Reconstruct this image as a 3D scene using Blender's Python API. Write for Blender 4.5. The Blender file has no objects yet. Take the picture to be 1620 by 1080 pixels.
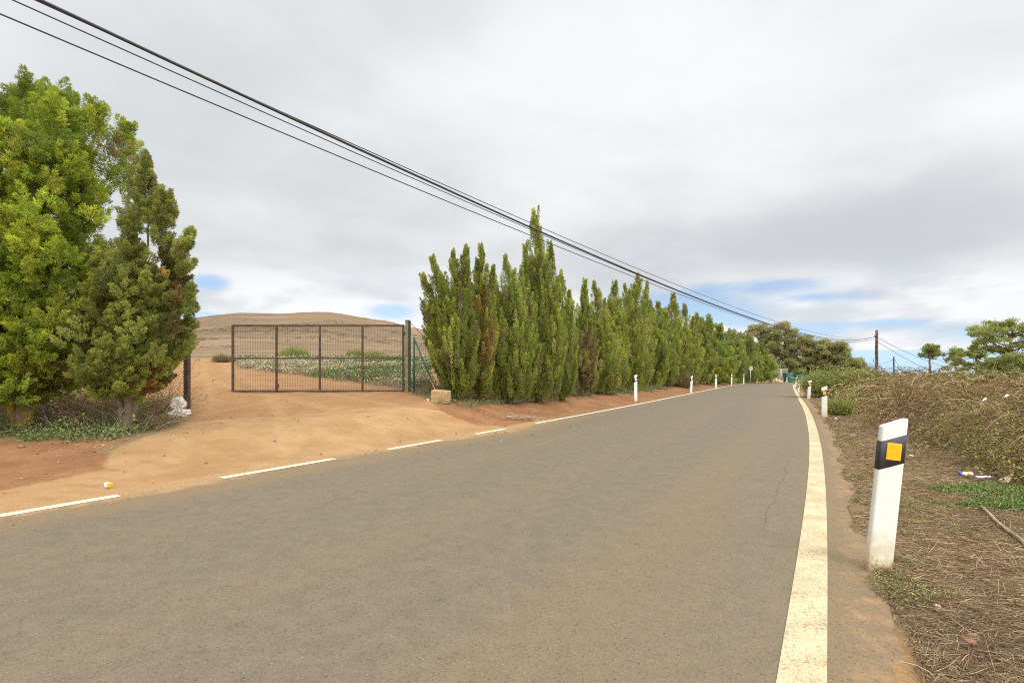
import bpy, bmesh, math, random
import numpy as np
from mathutils import Vector, Matrix, Euler

C = bpy.context.scene.collection
F = 765.0            # focal length in photo pixels (1620 wide)
H = 1.30             # eye height
K = 0.068            # downhill grade of the road plane
rng = np.random.default_rng(7)
random.seed(7)

# ------------------------------------------------------------------ helpers
def sstep(a, b, x):
    u = np.clip((np.asarray(x, float) - a) / (b - a), 0, 1)
    return u * u * (3 - 2 * u)

def _hash(i, j, s):
    v = np.sin(i * 127.1 + j * 311.7 + s * 74.7) * 43758.5453
    return v - np.floor(v)

def vnoise(x, y, s=0.0):
    x = np.asarray(x, float); y = np.asarray(y, float)
    i = np.floor(x); j = np.floor(y); u = x - i; v = y - j
    u = u * u * (3 - 2 * u); v = v * v * (3 - 2 * v)
    return ((_hash(i, j, s) * (1 - u) + _hash(i + 1, j, s) * u) * (1 - v)
            + (_hash(i, j + 1, s) * (1 - u) + _hash(i + 1, j + 1, s) * u) * v)

def fbm(x, y, s=0.0, o=4):
    t = 0; a = 0.5
    for k in range(o):
        t = t + a * vnoise(x * 2 ** k, y * 2 ** k, s + k * 3.3); a *= 0.5
    return t / (1 - 0.5 ** o)

def tag(o, label=None, cat=None, group=None, kind=None):
    if label: o['label'] = label
    if cat: o['category'] = cat
    if group: o['group'] = group
    if kind: o['kind'] = kind
    return o

def empty(name, loc, rz=0.0, label=None, cat=None, group=None):
    o = bpy.data.objects.new(name, None); C.objects.link(o)
    o.empty_display_size = 0.2
    o.location = loc; o.rotation_euler = (0, 0, rz)
    return tag(o, label, cat, group)

def link_mesh(name, me, mat, parent=None):
    o = bpy.data.objects.new(name, me); C.objects.link(o)
    if mat and not me.materials: me.materials.append(mat)
    if parent: o.parent = parent
    return o

def mesh_np(name, v, faces, smooth=False):
    """v (n,3); faces (m,k) int array of equal sized polygons"""
    me = bpy.data.meshes.new(name)
    v = np.ascontiguousarray(v, np.float32); faces = np.ascontiguousarray(faces, np.int32)
    m, k = faces.shape
    me.vertices.add(len(v)); me.vertices.foreach_set('co', v.ravel())
    me.loops.add(m * k); me.loops.foreach_set('vertex_index', faces.ravel())
    me.polygons.add(m); me.polygons.foreach_set('loop_start', np.arange(0, m * k, k, dtype=np.int32))
    if smooth: me.polygons.foreach_set('use_smooth', np.ones(m, bool))
    me.update(calc_edges=True)
    return me

def set_col(me, name, cols, domain='FACE'):
    a = me.attributes.new(name, 'FLOAT_COLOR', domain)
    c = np.ones((len(cols), 4), np.float32); c[:, :3] = cols
    a.data.foreach_set('color', c.ravel())

def set_f(me, name, vals, domain='POINT'):
    a = me.attributes.new(name, 'FLOAT', domain)
    a.data.foreach_set('value', np.asarray(vals, np.float32))

class MB:
    """collects boxes, tubes and prisms into one mesh"""
    def __init__(s): s.bm = bmesh.new()
    def box(s, c, d, rot=None, bev=0.0):
        r = bmesh.ops.create_cube(s.bm, size=1.0)
        vs = r['verts']
        M = Matrix.Translation(Vector(c)) @ (rot.to_4x4() if rot else Matrix()) @ Matrix.Diagonal((d[0], d[1], d[2], 1))
        bmesh.ops.transform(s.bm, matrix=M, verts=vs)
        if bev:
            es = list({e for v in vs for e in v.link_edges})
            bmesh.ops.bevel(s.bm, geom=es, offset=bev, segments=2, affect='EDGES', profile=0.5)
    def bar(s, a, b, w, d=None, bev=0.0):
        a = Vector(a); b = Vector(b); ax = b - a
        q = ax.to_track_quat('Z', 'Y').to_matrix()
        s.box((a + b) / 2, (w, d or w, ax.length), q, bev)
    def tube(s, pts, rad, n=8, cap=True, wob=0.0):
        pts = [Vector(p) for p in pts]
        if not hasattr(rad, '__len__'): rad = [rad] * len(pts)
        rings = []; ref = None
        for i, p in enumerate(pts):
            ax = (pts[min(i + 1, len(pts) - 1)] - pts[max(i - 1, 0)]).normalized()
            if ref is None:
                ref = Vector((1, 0, 0)) if abs(ax.x) < .8 else Vector((0, 1, 0))
            e1 = (ref - ax * ref.dot(ax)).normalized(); ref = e1; e2 = ax.cross(e1)
            rings.append([s.bm.verts.new(p + (e1 * math.cos(2 * math.pi * k / n) + e2 * math.sin(2 * math.pi * k / n))
                                         * rad[i] * (1 + wob * (random.random() - .5))) for k in range(n)])
        for r0, r1 in zip(rings, rings[1:]):
            for k in range(n):
                f = s.bm.faces.new((r0[k], r0[(k + 1) % n], r1[(k + 1) % n], r1[k])); f.smooth = True
        if cap:
            s.bm.faces.new(rings[0][::-1]); s.bm.faces.new(rings[-1])
    def loft(s, rings, cap=True, smooth=True):
        vr = [[s.bm.verts.new(Vector(p)) for p in r] for r in rings]
        n = len(vr[0])
        for r0, r1 in zip(vr, vr[1:]):
            for k in range(n):
                f = s.bm.faces.new((r0[k], r0[(k + 1) % n], r1[(k + 1) % n], r1[k])); f.smooth = smooth
        if cap:
            s.bm.faces.new(vr[0][::-1]); s.bm.faces.new(vr[-1])
    def build(s, name, mat, parent=None):
        me = bpy.data.meshes.new(name); bmesh.ops.recalc_face_normals(s.bm, faces=s.bm.faces)
        s.bm.to_mesh(me); s.bm.free()
        return link_mesh(name, me, mat, parent)

# ------------------------------------------------------------------ materials
def newmat(name):
    m = bpy.data.materials.new(name); m.use_nodes = True
    nt = m.node_tree; nt.nodes.clear()
    out = nt.nodes.new('ShaderNodeOutputMaterial')
    return m, nt, out

class NT:
    def __init__(s, nt): s.nt = nt
    def n(s, typ, **kw):
        x = s.nt.nodes.new(typ)
        for k, v in kw.items(): setattr(x, k, v)
        return x
    def put(s, sock, v):
        if v is None: return
        if hasattr(v, 'is_linked') or hasattr(v, 'links'): s.nt.links.new(v, sock)
        elif isinstance(v, (tuple, list)) and sock.type == 'RGBA': sock.default_value = (*v[:3], 1)
        else: sock.default_value = v
    def math(s, op, a, b=None, c=None, clamp=False):
        x = s.n('ShaderNodeMath', operation=op, use_clamp=clamp)
        s.put(x.inputs[0], a); s.put(x.inputs[1], b); s.put(x.inputs[2], c); return x.outputs[0]
    def mix(s, f, a, b, blend='MIX'):
        x = s.n('ShaderNodeMix', data_type='RGBA', blend_type=blend)
        s.put(x.inputs[0], f); s.put(x.inputs[6], a); s.put(x.inputs[7], b); return x.outputs[2]
    def noise(s, vec, scale, detail=3, rough=.55, dist=0.0, out=0):
        x = s.n('ShaderNodeTexNoise'); s.put(x.inputs['Vector'], vec)
        x.inputs['Scale'].default_value = scale; x.inputs['Detail'].default_value = detail
        x.inputs['Roughness'].default_value = rough; x.inputs['Distortion'].default_value = dist
        return x.outputs[out]
    def ramp(s, v, a, b, lo=0.0, hi=1.0):
        x = s.n('ShaderNodeMapRange', interpolation_type='SMOOTHSTEP')
        s.put(x.inputs[0], v); s.put(x.inputs[1], a); s.put(x.inputs[2], b); s.put(x.inputs[3], lo); s.put(x.inputs[4], hi)
        return x.outputs[0]
    def attr(s, name, out='Fac'):
        x = s.n('ShaderNodeAttribute', attribute_name=name); return x.outputs[out]
    def pos(s): return s.n('ShaderNodeNewGeometry').outputs['Position']
    def obj(s): return s.n('ShaderNodeTexCoord').outputs['Object']
    def mapping(s, vec, scale=(1, 1, 1), rot=(0, 0, 0)):
        x = s.n('ShaderNodeMapping'); s.put(x.inputs[0], vec); x.inputs['Scale'].default_value = scale
        x.inputs['Rotation'].default_value = rot; return x.outputs[0]
    def bump(s, h, strength, dist):
        x = s.n('ShaderNodeBump'); x.inputs['Strength'].default_value = strength; x.inputs['Distance'].default_value = dist
        s.put(x.inputs['Height'], h); return x.outputs[0]
    def bsdf(s, col, rough=.8, normal=None, spec=.3, metal=0.0):
        x = s.n('ShaderNodeBsdfPrincipled'); s.put(x.inputs['Base Color'], col); s.put(x.inputs['Roughness'], rough)
        s.put(x.inputs['Specular IOR Level'], spec); s.put(x.inputs['Metallic'], metal)
        if normal is not None: s.put(x.inputs['Normal'], normal)
        return x

def mottled(name, c1, c2, scale=8, rough=.75, spec=.3, bump=.15, bd=.01, c3=None, s3=2.5, t3=(.55, .68), metal=0.0, speck=None):
    m, nt, out = newmat(name); N = NT(nt); P = N.obj()
    col = N.mix(N.ramp(N.noise(P, scale, 5), .35, .65), c1, c2)
    if c3: col = N.mix(N.ramp(N.noise(P, s3, 6, .6), *t3), col, c3)
    if speck: col = N.mix(N.ramp(N.noise(P, scale * 9, 2), .62, .72), col, speck)
    b = N.bsdf(col, rough, N.bump(N.noise(P, scale * 4, 4), bump, bd), spec, metal)
    nt.links.new(b.outputs[0], out.inputs[0]); return m

def leafmat(name, trans=.48, rough=.55, spec=.25):
    m, nt, out = newmat(name); N = NT(nt)
    col = N.attr('leaf', 'Color')
    b = N.bsdf(col, rough, None, spec)
    t = N.n('ShaderNodeBsdfTranslucent'); N.put(t.inputs[0], col)
    mx = N.n('ShaderNodeMixShader'); mx.inputs[0].default_value = trans
    nt.links.new(b.outputs[0], mx.inputs[1]); nt.links.new(t.outputs[0], mx.inputs[2])
    nt.links.new(mx.outputs[0], out.inputs[0]); return m

M = {}
M['leaf'] = leafmat('foliage_leaf')
M['straw'] = leafmat('dry_straw', .12, .8, .15)
M['bark'] = mottled('bark_grey_brown', (.16, .105, .065), (.085, .055, .035), 6, .95, .1, .8, .03, (.26, .2, .04), 3.0, (.56, .66))
M['bark_moss'] = mottled('bark_with_yellow_lichen', (.2, .14, .085), (.1, .065, .04), 7, .95, .1, .8, .03, (.36, .25, .03), 3.5, (.44, .56))
M['bark_pale'] = mottled('bark_pale', (.3, .23, .16), (.17, .12, .08), 7, .95, .1, .8, .03, (.36, .29, .06), 3, (.56, .66))
M['rust'] = mottled('rusty_steel', (.095, .06, .04), (.055, .038, .028), 9, .85, .3, .3, .005, (.15, .07, .035), 4, (.6, .7))
M['rust_wire'] = mottled('rusty_wire', (.16, .115, .08), (.09, .06, .04), 20, .8, .3, .1, .002)
M['green_paint'] = mottled('worn_green_paint', (.13, .17, .07), (.2, .22, .1), 5, .6, .4, .2, .004, (.13, .06, .03), 3.0, (.56, .64))
M['green_post'] = mottled('green_coated_steel', (.02, .1, .06), (.03, .13, .075), 12, .5, .4, .1, .003)
M['dark_wire'] = mottled('grey_wire', (.12, .11, .1), (.07, .065, .06), 20, .6, .4, .1, .002)
M['cable'] = mottled('black_cable', (.02, .02, .021), (.032, .031, .03), 10, .6, .4, .1, .002)
M['concrete'] = mottled('sandy_concrete', (.42, .28, .15), (.34, .22, .115), 14, .9, .2, .5, .01, (.3, .185, .1), 4, (.5, .7))
M['pale_concrete'] = mottled('pale_concrete', (.5, .44, .34), (.4, .34, .26), 4, .9, .2, .3, .01)
M['sack'] = mottled('white_woven_sack', (.72, .68, .58), (.6, .54, .43), 9, .8, .2, .3, .006, (.45, .33, .2), 5, (.56, .7))
M['wood'] = mottled('weathered_pole_wood', (.14, .085, .065), (.09, .055, .045), 5, .9, .15, .5, .01, (.22, .15, .12), 3)
M['galv'] = mottled('galvanised_steel', (.5, .51, .52), (.42, .43, .44), 12, .5, .5, .1, .002, metal=.3)
M['black'] = mottled('black_band_plastic', (.03, .026, .03), (.045, .04, .042), 14, .55, .4, .1, .002)
M['amber'] = mottled('amber_reflector', (.88, .36, .008), (.95, .42, .012), 30, .3, .5, .2, .001)
M['white_ref'] = mottled('white_reflector', (.62, .68, .62), (.55, .6, .56), 30, .3, .5, .2, .001)
M['chrome'] = mottled('rivet_metal', (.75, .73, .7), (.65, .63, .6), 20, .35, .5, .05, .001, metal=.6)
M['bin_green'] = mottled('bin_green_plastic', (.04, .13, .08), (.05, .155, .095), 6, .6, .35, .1, .004)
M['bin_teal'] = mottled('bin_teal_plastic', (.012, .07, .056), (.02, .09, .07), 6, .6, .35, .1, .004)
M['rubber'] = mottled('dark_rubber', (.03, .03, .03), (.045, .045, .045), 10, .8, .2, .1, .003)
M['wall'] = mottled('olive_grey_render', (.22, .22, .17), (.17, .175, .135), 2, .9, .2, .2, .01)
M['rubble'] = mottled('rubble_stone', (.5, .36, .22), (.36, .24, .15), 5, .9, .2, .6, .02, (.6, .52, .4), 3)
M['stone'] = mottled('pale_stone', (.6, .5, .38), (.5, .4, .3), 12, .85, .2, .4, .006)
M['stone_dark'] = mottled('dark_stone', (.16, .08, .045), (.22, .12, .07), 12, .9, .2, .5, .006)
M['plastic_white'] = mottled('white_plastic', (.75, .75, .74), (.65, .66, .68), 12, .4, .4, .1, .002)
M['plastic_blue'] = mottled('blue_plastic', (.02, .1, .5), (.03, .14, .6), 12, .4, .4, .1, .002)
M['plastic_purple'] = mottled('purple_print', (.2, .08, .4), (.3, .15, .5), 20, .5, .4, .1, .002)
M['card_orange'] = mottled('orange_print', (.8, .4, .02), (.75, .34, .02), 20, .6, .3, .1, .002)
M['card_white'] = mottled('white_card', (.75, .72, .66), (.66, .62, .56), 20, .7, .3, .1, .002)
M['yellow'] = mottled('yellow_plastic', (.75, .55, .02), (.8, .62, .05), 20, .5, .4, .1, .002)
M['paper'] = mottled('dusty_paper', (.55, .44, .3), (.45, .34, .22), 14, .9, .2, .2, .004)
M['twig'] = mottled('dry_twig', (.36, .27, .17), (.25, .18, .11), 12, .9, .2, .4, .004)
M['pink'] = mottled('pink_plastic_film', (.7, .5, .58), (.6, .44, .52), 12, .5, .3, .2, .003)

def post_white():
    m, nt, out = newmat('white_post_plastic'); N = NT(nt); P = N.obj()
    z = N.n('ShaderNodeSeparateXYZ'); N.put(z.inputs[0], P)
    base = N.mix(N.noise(P, 7, 4), (.72, .7, .62), (.62, .61, .55))
    # mud splashed up from the ground and small scuffs
    mud = N.math('ADD', N.ramp(z.outputs[2], .55, -.02), N.math('MULTIPLY', N.math('SUBTRACT', N.noise(P, 14, 6, .65), .5), 1.2))
    col = N.mix(N.ramp(mud, .40, 1.1, 0, .8), base, (.52, .40, .21))
    mud2 = N.math('ADD', N.ramp(z.outputs[2], .2, 0.0), N.math('MULTIPLY', N.math('SUBTRACT', N.noise(P, 26, 6, .7), .5), 1.6))
    col = N.mix(N.ramp(mud2, .6, 1.0, 0, .85), col, (.36, .23, .12))
    col = N.mix(N.ramp(N.noise(P, 45, 2), .77, .80), col, (.3, .25, .2))
    b = N.bsdf(col, .5, N.bump(N.noise(P, 40, 3), .08, .003), .4)
    nt.links.new(b.outputs[0], out.inputs[0]); return m
M['post_white'] = post_white()

def terrain_mat():
    m, nt, out = newmat('terrain_soil'); N = NT(nt); P = N.pos()
    n1 = N.noise(P, 1.3, 5, .6); n2 = N.noise(P, 9, 5, .6); n3 = N.noise(P, 55, 4, .65)
    def edge(a, amp=.5):
        q = N.math('ADD', a, N.math('MULTIPLY', N.math('SUBTRACT', n2, .5), amp))
        return N.ramp(q, .35, .65)
    litter = N.mix(N.ramp(n2, .35, .65), (.19, .125, .065), (.125, .08, .042))
    litter = N.mix(N.ramp(n3, .52, .66), litter, (.32, .225, .12))
    sand = N.mix(N.ramp(n1, .35, .65), (.285, .165, .074), (.34, .208, .10))
    st = N.noise(N.mapping(P, (.8, 3.2, 1), (0, 0, .5)), 2.2, 6, .62)
    sand = N.mix(N.ramp(st, .53, .68, 0, .75), sand, (.275, .145, .062))
    sand = N.mix(N.ramp(N.noise(P, 4.5, 7, .7, .6), .58, .66, 0, .5), sand, (.25, .13, .055))
    sand = N.mix(N.ramp(n3, .60, .72, 0, .5), sand, (.27, .145, .06))
    sand = N.mix(N.ramp(N.noise(P, 120, 2), .66, .72, 0, .6), sand, (.55, .38, .2))
    bk = N.ramp(N.math('ADD', N.attr('back'), N.math('MULTIPLY', N.math('SUBTRACT', n2, .5), .35)), .42, .58)
    sand = N.mix(N.math('MULTIPLY', bk, N.ramp(N.noise(P, 1.9, 6, .65), .3, .7, .25, .9)), sand, (.265, .135, .058))
    lipv = N.math('SUBTRACT', 1.0, N.math('MULTIPLY', N.math('ABSOLUTE', N.math('SUBTRACT', N.attr('back'), .42)), 14.0), clamp=True)
    sand = N.mix(N.math('MULTIPLY', lipv, .6), sand, (.50, .36, .2))
    sand = N.mix(N.math('MULTIPLY', N.attr('track'), N.ramp(n2, .3, .65, .05, .45)), sand, (.38, .245, .12))
    red = N.mix(N.ramp(n1, .35, .65), (.195, .092, .042), (.255, .128, .06))
    red = N.mix(N.ramp(n2, .55, .7, 0, .7), red, (.30, .175, .085))
    red = N.mix(N.ramp(n3, .6, .7, 0, .6), red, (.14, .055, .025))
    grassy = N.mix(N.ramp(n2, .4, .6), (.12, .13, .045), (.22, .16, .08))
    field = N.mix(N.ramp(n2, .4, .6), (.32, .19, .1), (.25, .14, .07))
    hs = N.noise(N.mapping(P, (.008, .035, .3)), 1.0, 8, .66)
    hl = N.noise(N.mapping(P, (.008, .012, .05)), 1.0, 5, .55)
    hill = N.mix(N.ramp(hl, .38, .62), (.235, .163, .099), (.16, .107, .066))
    hill = N.mix(N.ramp(hs, .48, .56, 0, .8), hill, (.15, .108, .066))
    hill = N.mix(N.ramp(N.noise(N.mapping(P, (.06, .2, .5)), 1.0, 5, .7), .62, .70, 0, .6), hill, (.34, .25, .155))
    hill = N.mix(N.ramp(N.noise(P, .55, 4, .7), .6, .7, 0, .6), hill, (.16, .125, .07))
    hill = N.mix(N.math('MULTIPLY', N.attr('cone'), .7), hill, (.185, .12, .07))
    col = N.mix(edge(N.attr('red')), litter, red)
    col = N.mix(edge(N.attr('grassy'), .9), col, grassy)
    col = N.mix(edge(N.attr('sand'), .55), col, sand)
    col = N.mix(edge(N.attr('fieldm')), col, field)
    col = N.mix(edge(N.attr('hill'), .3), col, hill)
    h = N.math('ADD', N.math('MULTIPLY', n2, .6), N.math('MULTIPLY', n3, .35))
    b = N.bsdf(col, .95, N.bump(h, .55, .035), .1)
    nt.links.new(b.outputs[0], out.inputs[0]); return m

def asphalt_mat():
    m, nt, out = newmat('dusty_asphalt'); N = NT(nt); P = N.pos()
    cv = N.n('ShaderNodeCombineXYZ'); N.put(cv.inputs[0], N.math('MULTIPLY', N.attr('lat'), .8)); N.put(cv.inputs[1], N.math('MULTIPLY', N.attr('along'), .11))
    n1 = N.noise(cv.outputs[0], 1.0, 6, .6); n2 = N.noise(P, 7, 5, .65); sp = N.noise(N.mapping(P, (1, 1, 1), (0, 0, .5)), 62, 4, .75); sp2 = N.noise(P, 150, 2, .6)
    lat = N.attr('lat')
    col = N.mix(N.ramp(n2, .3, .7), (.140, .112, .075), (.165, .133, .088))
    # ochre dust: worn off the two wheel tracks, thick at both edges and by the farm entrance
    wheel = N.n('ShaderNodeMath', operation='SINE'); N.put(wheel.inputs[0], N.math('MULTIPLY', lat, 3.9))
    dust = N.math('ADD', N.math('MULTIPLY', wheel.outputs[0], .10), N.math('MULTIPLY', n1, .62))
    dust = N.math('ADD', dust, N.attr('dust'))
    dust = N.math('ADD', dust, N.math('MULTIPLY', N.math('SUBTRACT', N.noise(P, 14, 4, .65), .5), .3))
    col = N.mix(N.ramp(dust, .25, .95, 0, .8), col, (.205, .140, .076))
    col = N.mix(N.ramp(N.math('ADD', N.attr('dust'), N.math('MULTIPLY', N.math('SUBTRACT', n2, .5), 1.0)), .75, 1.15), col, (.34, .205, .095))
    col = N.mix(N.ramp(sp, .55, .65, 0, .75), col, (.06, .05, .036))
    col = N.mix(N.ramp(N.noise(P, 24, 3, .6), .60, .70, 0, .35), col, (.10, .082, .058))
    col = N.mix(N.ramp(sp2, .64, .72, 0, .6), col, (.46, .38, .26))
    # crack along the right wheel track
    c = N.math('ABSOLUTE', N.math('ADD', N.math('ADD', lat, .36), N.math('MULTIPLY', N.math('SUBTRACT', N.noise(P, 1.6, 6, .7), .5), .3)))
    along = N.attr('along')
    on = N.math('MULTIPLY', N.ramp(along, 4.0, 4.6), N.ramp(along, 8.5, 7.5))
    col = N.mix(N.math('MULTIPLY', N.ramp(c, .004, .0015), on), col, (.07, .05, .035))
    h = N.math('ADD', sp, N.math('MULTIPLY', n2, .3))
    b = N.bsdf(col, .82, N.bump(h, .6, .008), .25)
    nt.links.new(b.outputs[0], out.inputs[0]); return m

def paint_mat(name, c1, c2, wear):
    m, nt, out = newmat(name); N = NT(nt); P = N.pos()
    n2 = N.noise(P, 2.5, 5, .6); sp = N.noise(P, 70, 4, .7)
    col = N.mix(N.ramp(n2, .35, .65), c1, c2)
    w = N.math('ADD', sp, N.math('MULTIPLY', N.math('SUBTRACT', N.noise(P, 5, 4), .5), .25))
    col = N.mix(N.ramp(w, wear, wear + .1, 0, .8), col, (.24, .17, .09))
    b = N.bsdf(col, .8, N.bump(sp, .5, .006), .25)
    nt.links.new(b.outputs[0], out.inputs[0]); return m

def sea_mat():
    m, nt, out = newmat('distant_sea'); N = NT(nt); P = N.pos()
    n = N.noise(N.mapping(P, (.0002, .0004, 1)), 1.0, 1)
    b = N.bsdf(N.mix(n, (.235, .335, .44), (.25, .35, .455)), .75, None, .15)
    nt.links.new(b.outputs[0], out.inputs[0]); return m

M['terrain'] = terrain_mat(); M['asphalt'] = asphalt_mat()
M['paint_edge'] = paint_mat('edge_line_paint', (.54, .44, .275), (.46, .365, .215), .52)
M['paint_dash'] = paint_mat('dash_paint', (.68, .57, .40), (.6, .5, .34), .63)
M['sea'] = sea_mat()

# ------------------------------------------------------------------ the road's course
ds = 0.5
def heading(s):
    return np.radians(np.interp(s, [-60, 3, 12, 24, 62, 78, 95, 125, 160], [34, 33.2, 31, 29.4, 29.9, 34, 58, 88, 95]))
ss = np.arange(-60, 160, ds)
th = heading(ss + ds / 2)
line = np.zeros((len(ss), 2)); i0 = int(60 / ds)
x, y = 0.0, 0.0
cx = np.concatenate([[0], np.cumsum(np.sin(th) * ds)])[:-1]; cy = np.concatenate([[0], np.cumsum(np.cos(th) * ds)])[:-1]
kk = i0 + int(3.8 / ds)              # the right edge line passes (1.97, 3.23)
line[:, 0] = cx - cx[kk] + 2.0; line[:, 1] = cy - cy[kk] + 3.23
W_ROAD = 6.28                        # edge line to edge line

def road_st(X, Y):
    """along / lateral (right positive) of the right edge line"""
    X = np.asarray(X, float).ravel(); Y = np.asarray(Y, float).ravel()
    S = np.empty(len(X)); T = np.empty(len(X))
    a = line[:-1:2]; b = np.vstack([line[2::2], line[-1:]])[:len(a)]
    d = b - a; L2 = (d ** 2).sum(1); L = np.sqrt(L2)
    for c in range(0, len(X), 20000):
        p = np.stack([X[c:c + 20000], Y[c:c + 20000]], 1)
        w = p[:, None] - a[None]
        u = np.clip((w * d).sum(2) / L2, 0, 1)
        q = w - u[..., None] * d
        D = (q ** 2).sum(2); k = D.argmin(1); r = np.arange(len(p))
        S[c:c + 20000] = ss[::2][:len(a)][k] + u[r, k] * L[k]
        cr = d[k, 1] * q[r, k, 0] - d[k, 0] * q[r, k, 1]
        T[c:c + 20000] = np.sign(cr) * np.sqrt(D[r, k])
    return S, T

def plane(X, Y): return -K * np.asarray(Y, float)

def road_pt(s, t):
    px = np.interp(s, ss, line[:, 0]); py = np.interp(s, ss, line[:, 1]); h = heading(s)
    return px + t * np.cos(h), py - t * np.sin(h)

def poly_sd(X, Y, poly):
    """signed distance, positive inside"""
    P = np.array(poly, float); Q = np.roll(P, -1, 0)
    X = np.asarray(X, float).ravel(); Y = np.asarray(Y, float).ravel()
    ins = np.zeros(len(X), bool); D = np.full(len(X), 1e9)
    for a, b in zip(P, Q):
        d = b - a; u = np.clip(((X - a[0]) * d[0] + (Y - a[1]) * d[1]) / (d @ d), 0, 1)
        D = np.minimum(D, np.hypot(X - a[0] - u * d[0], Y - a[1] - u * d[1]))
        c = (a[1] > Y) != (b[1] > Y)
        xi = a[0] + (Y - a[1]) / np.where(b[1] == a[1], 1e-9, b[1] - a[1]) * d[0]
        ins ^= c & (X < xi)
    return np.where(ins, D, -D)

lx = [road_pt(s, -W_ROAD - .05) for s in (1.5, 6, 12.0)]
DRIVE = [road_pt(-3, -W_ROAD - .2), (-5.25, 6.3), (-5.9, 7.2), (-6.1, 8.0), (-6.3, 9.1), (-7.15, 10.9), (-13.8, 20.4), (-31, 46.5), (-26, 46.5),
         (-16.7, 29.1), (-3.55, 15.9), (-3.2, 15.0), (-1.9, 12.3), (-1.0, 12.0), (.6, 12.2), road_pt(12.2, -W_ROAD), road_pt(6, -W_ROAD + .1), road_pt(1.5, -W_ROAD + .0)]
FIELD = [(-3.3, 15.9), (-16.7, 29.3), (-26, 46), (4, 46), (-.5, 22)]
BR_EDGE = np.array([(4.9, 2.0), (5.2, 4.2), (5.5, 5.3), (6.6, 7.6), (7.7, 10.1), (11.2, 17), (17.6, 28), (29.5, 46), (36, 56)])
BRAMBLE = [tuple(p) for p in BR_EDGE] + [(60, 70), (46, 34), (28, 14), (16, 2)]

def bramble_d(X, Y): return poly_sd(X, Y, BRAMBLE)

HILL = np.array([(-3000, 525), (-900, 512), (-300, 505), (0, 508), (200, 507), (305, 503), (340, 498), (380, 494.5), (440, 496), (480, 494.5), (520, 493.5), (545, 497), (600, 507), (640, 515),
                 (680, 524), (740, 548), (830, 592), (1500, 592)], float)

def ground(X, Y, fine=True):
    X = np.asarray(X, float).ravel(); Y = np.asarray(Y, float).ravel()
    S, T = road_st(X, Y)
    pl = plane(X, Y)
    xp = np.where(Y > .5, 810 + F * X / np.maximum(Y, .5), np.where(X < 0, -3000, 4000)); xp = np.clip(xp, -3000, 4000)
    wrow = sstep(680, 810, xp)
    fld = -.32 * (1 - wrow) + (pl + .33) * wrow
    # hills beyond the field
    top = np.interp(xp, HILL[:, 0], HILL[:, 1])
    u = np.clip((Y - 46) / 420, 0, 1)
    yp = 567.0 + (top - 567.0) * (1 - (1 - u) ** 1.7)
    zh = 1.3 + (540 - yp) / F * Y
    relief = (fbm(X * .018, Y * .018, 3) - .5) * np.clip(Y - 46, 0, 200) * .045 + (fbm(X * .05, Y * .09, 9) - .5) * np.clip(Y - 46, 0, 80) * .012
    zh = zh + relief * (1 - sstep(.8, 1, u)) + (1 - sstep(.8, 1, u)) * 0
    beyond = np.clip(Y - 470, 0, None)
    zh = zh - beyond * .12
    far_l = np.where(Y > 46, zh, fld)
    far_l = np.where(xp > 830, pl + .33 * (Y < 90), far_l)
    w = sstep(W_ROAD + .3, W_ROAD + 2.6, -T)
    z = pl * (1 - w) + far_l * w
    # the bank the brambles grow on
    d = bramble_d(X, Y)
    z = z + .40 * sstep(0.1, 2.0, d) * (1 - sstep(40, 60, Y))
    # shallow shoulders so the asphalt sits proud
    rag = (fbm(X * 2.2, Y * 2.2, 61) - .5) * .22
    on = sstep(.30, .24, T + rag) * sstep(-W_ROAD - .40, -W_ROAD - .30, T)
    z = z - .06 * on
    if fine:
        r = np.hypot(X, Y)
        amp = (1 - on) * sstep(90, 20, r)
        z = z + amp * ((fbm(X * 1.1, Y * 1.1, 1) - .5) * .06 + (fbm(X * 5, Y * 5, 2, 3) - .5) * .03)
        z = z - (z > pl) * 0
        # litter heaped against the foot of the nearest marker
        z = z + .02 * np.exp(-((X - 2.38) ** 2 + (Y - 3.24) ** 2) / .012)
        far = sstep(46, 60, Y) * (xp < 830)
    # keep the far lands above the sea
    return z

def G(x, y): return float(ground([x], [y])[0])

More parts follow.
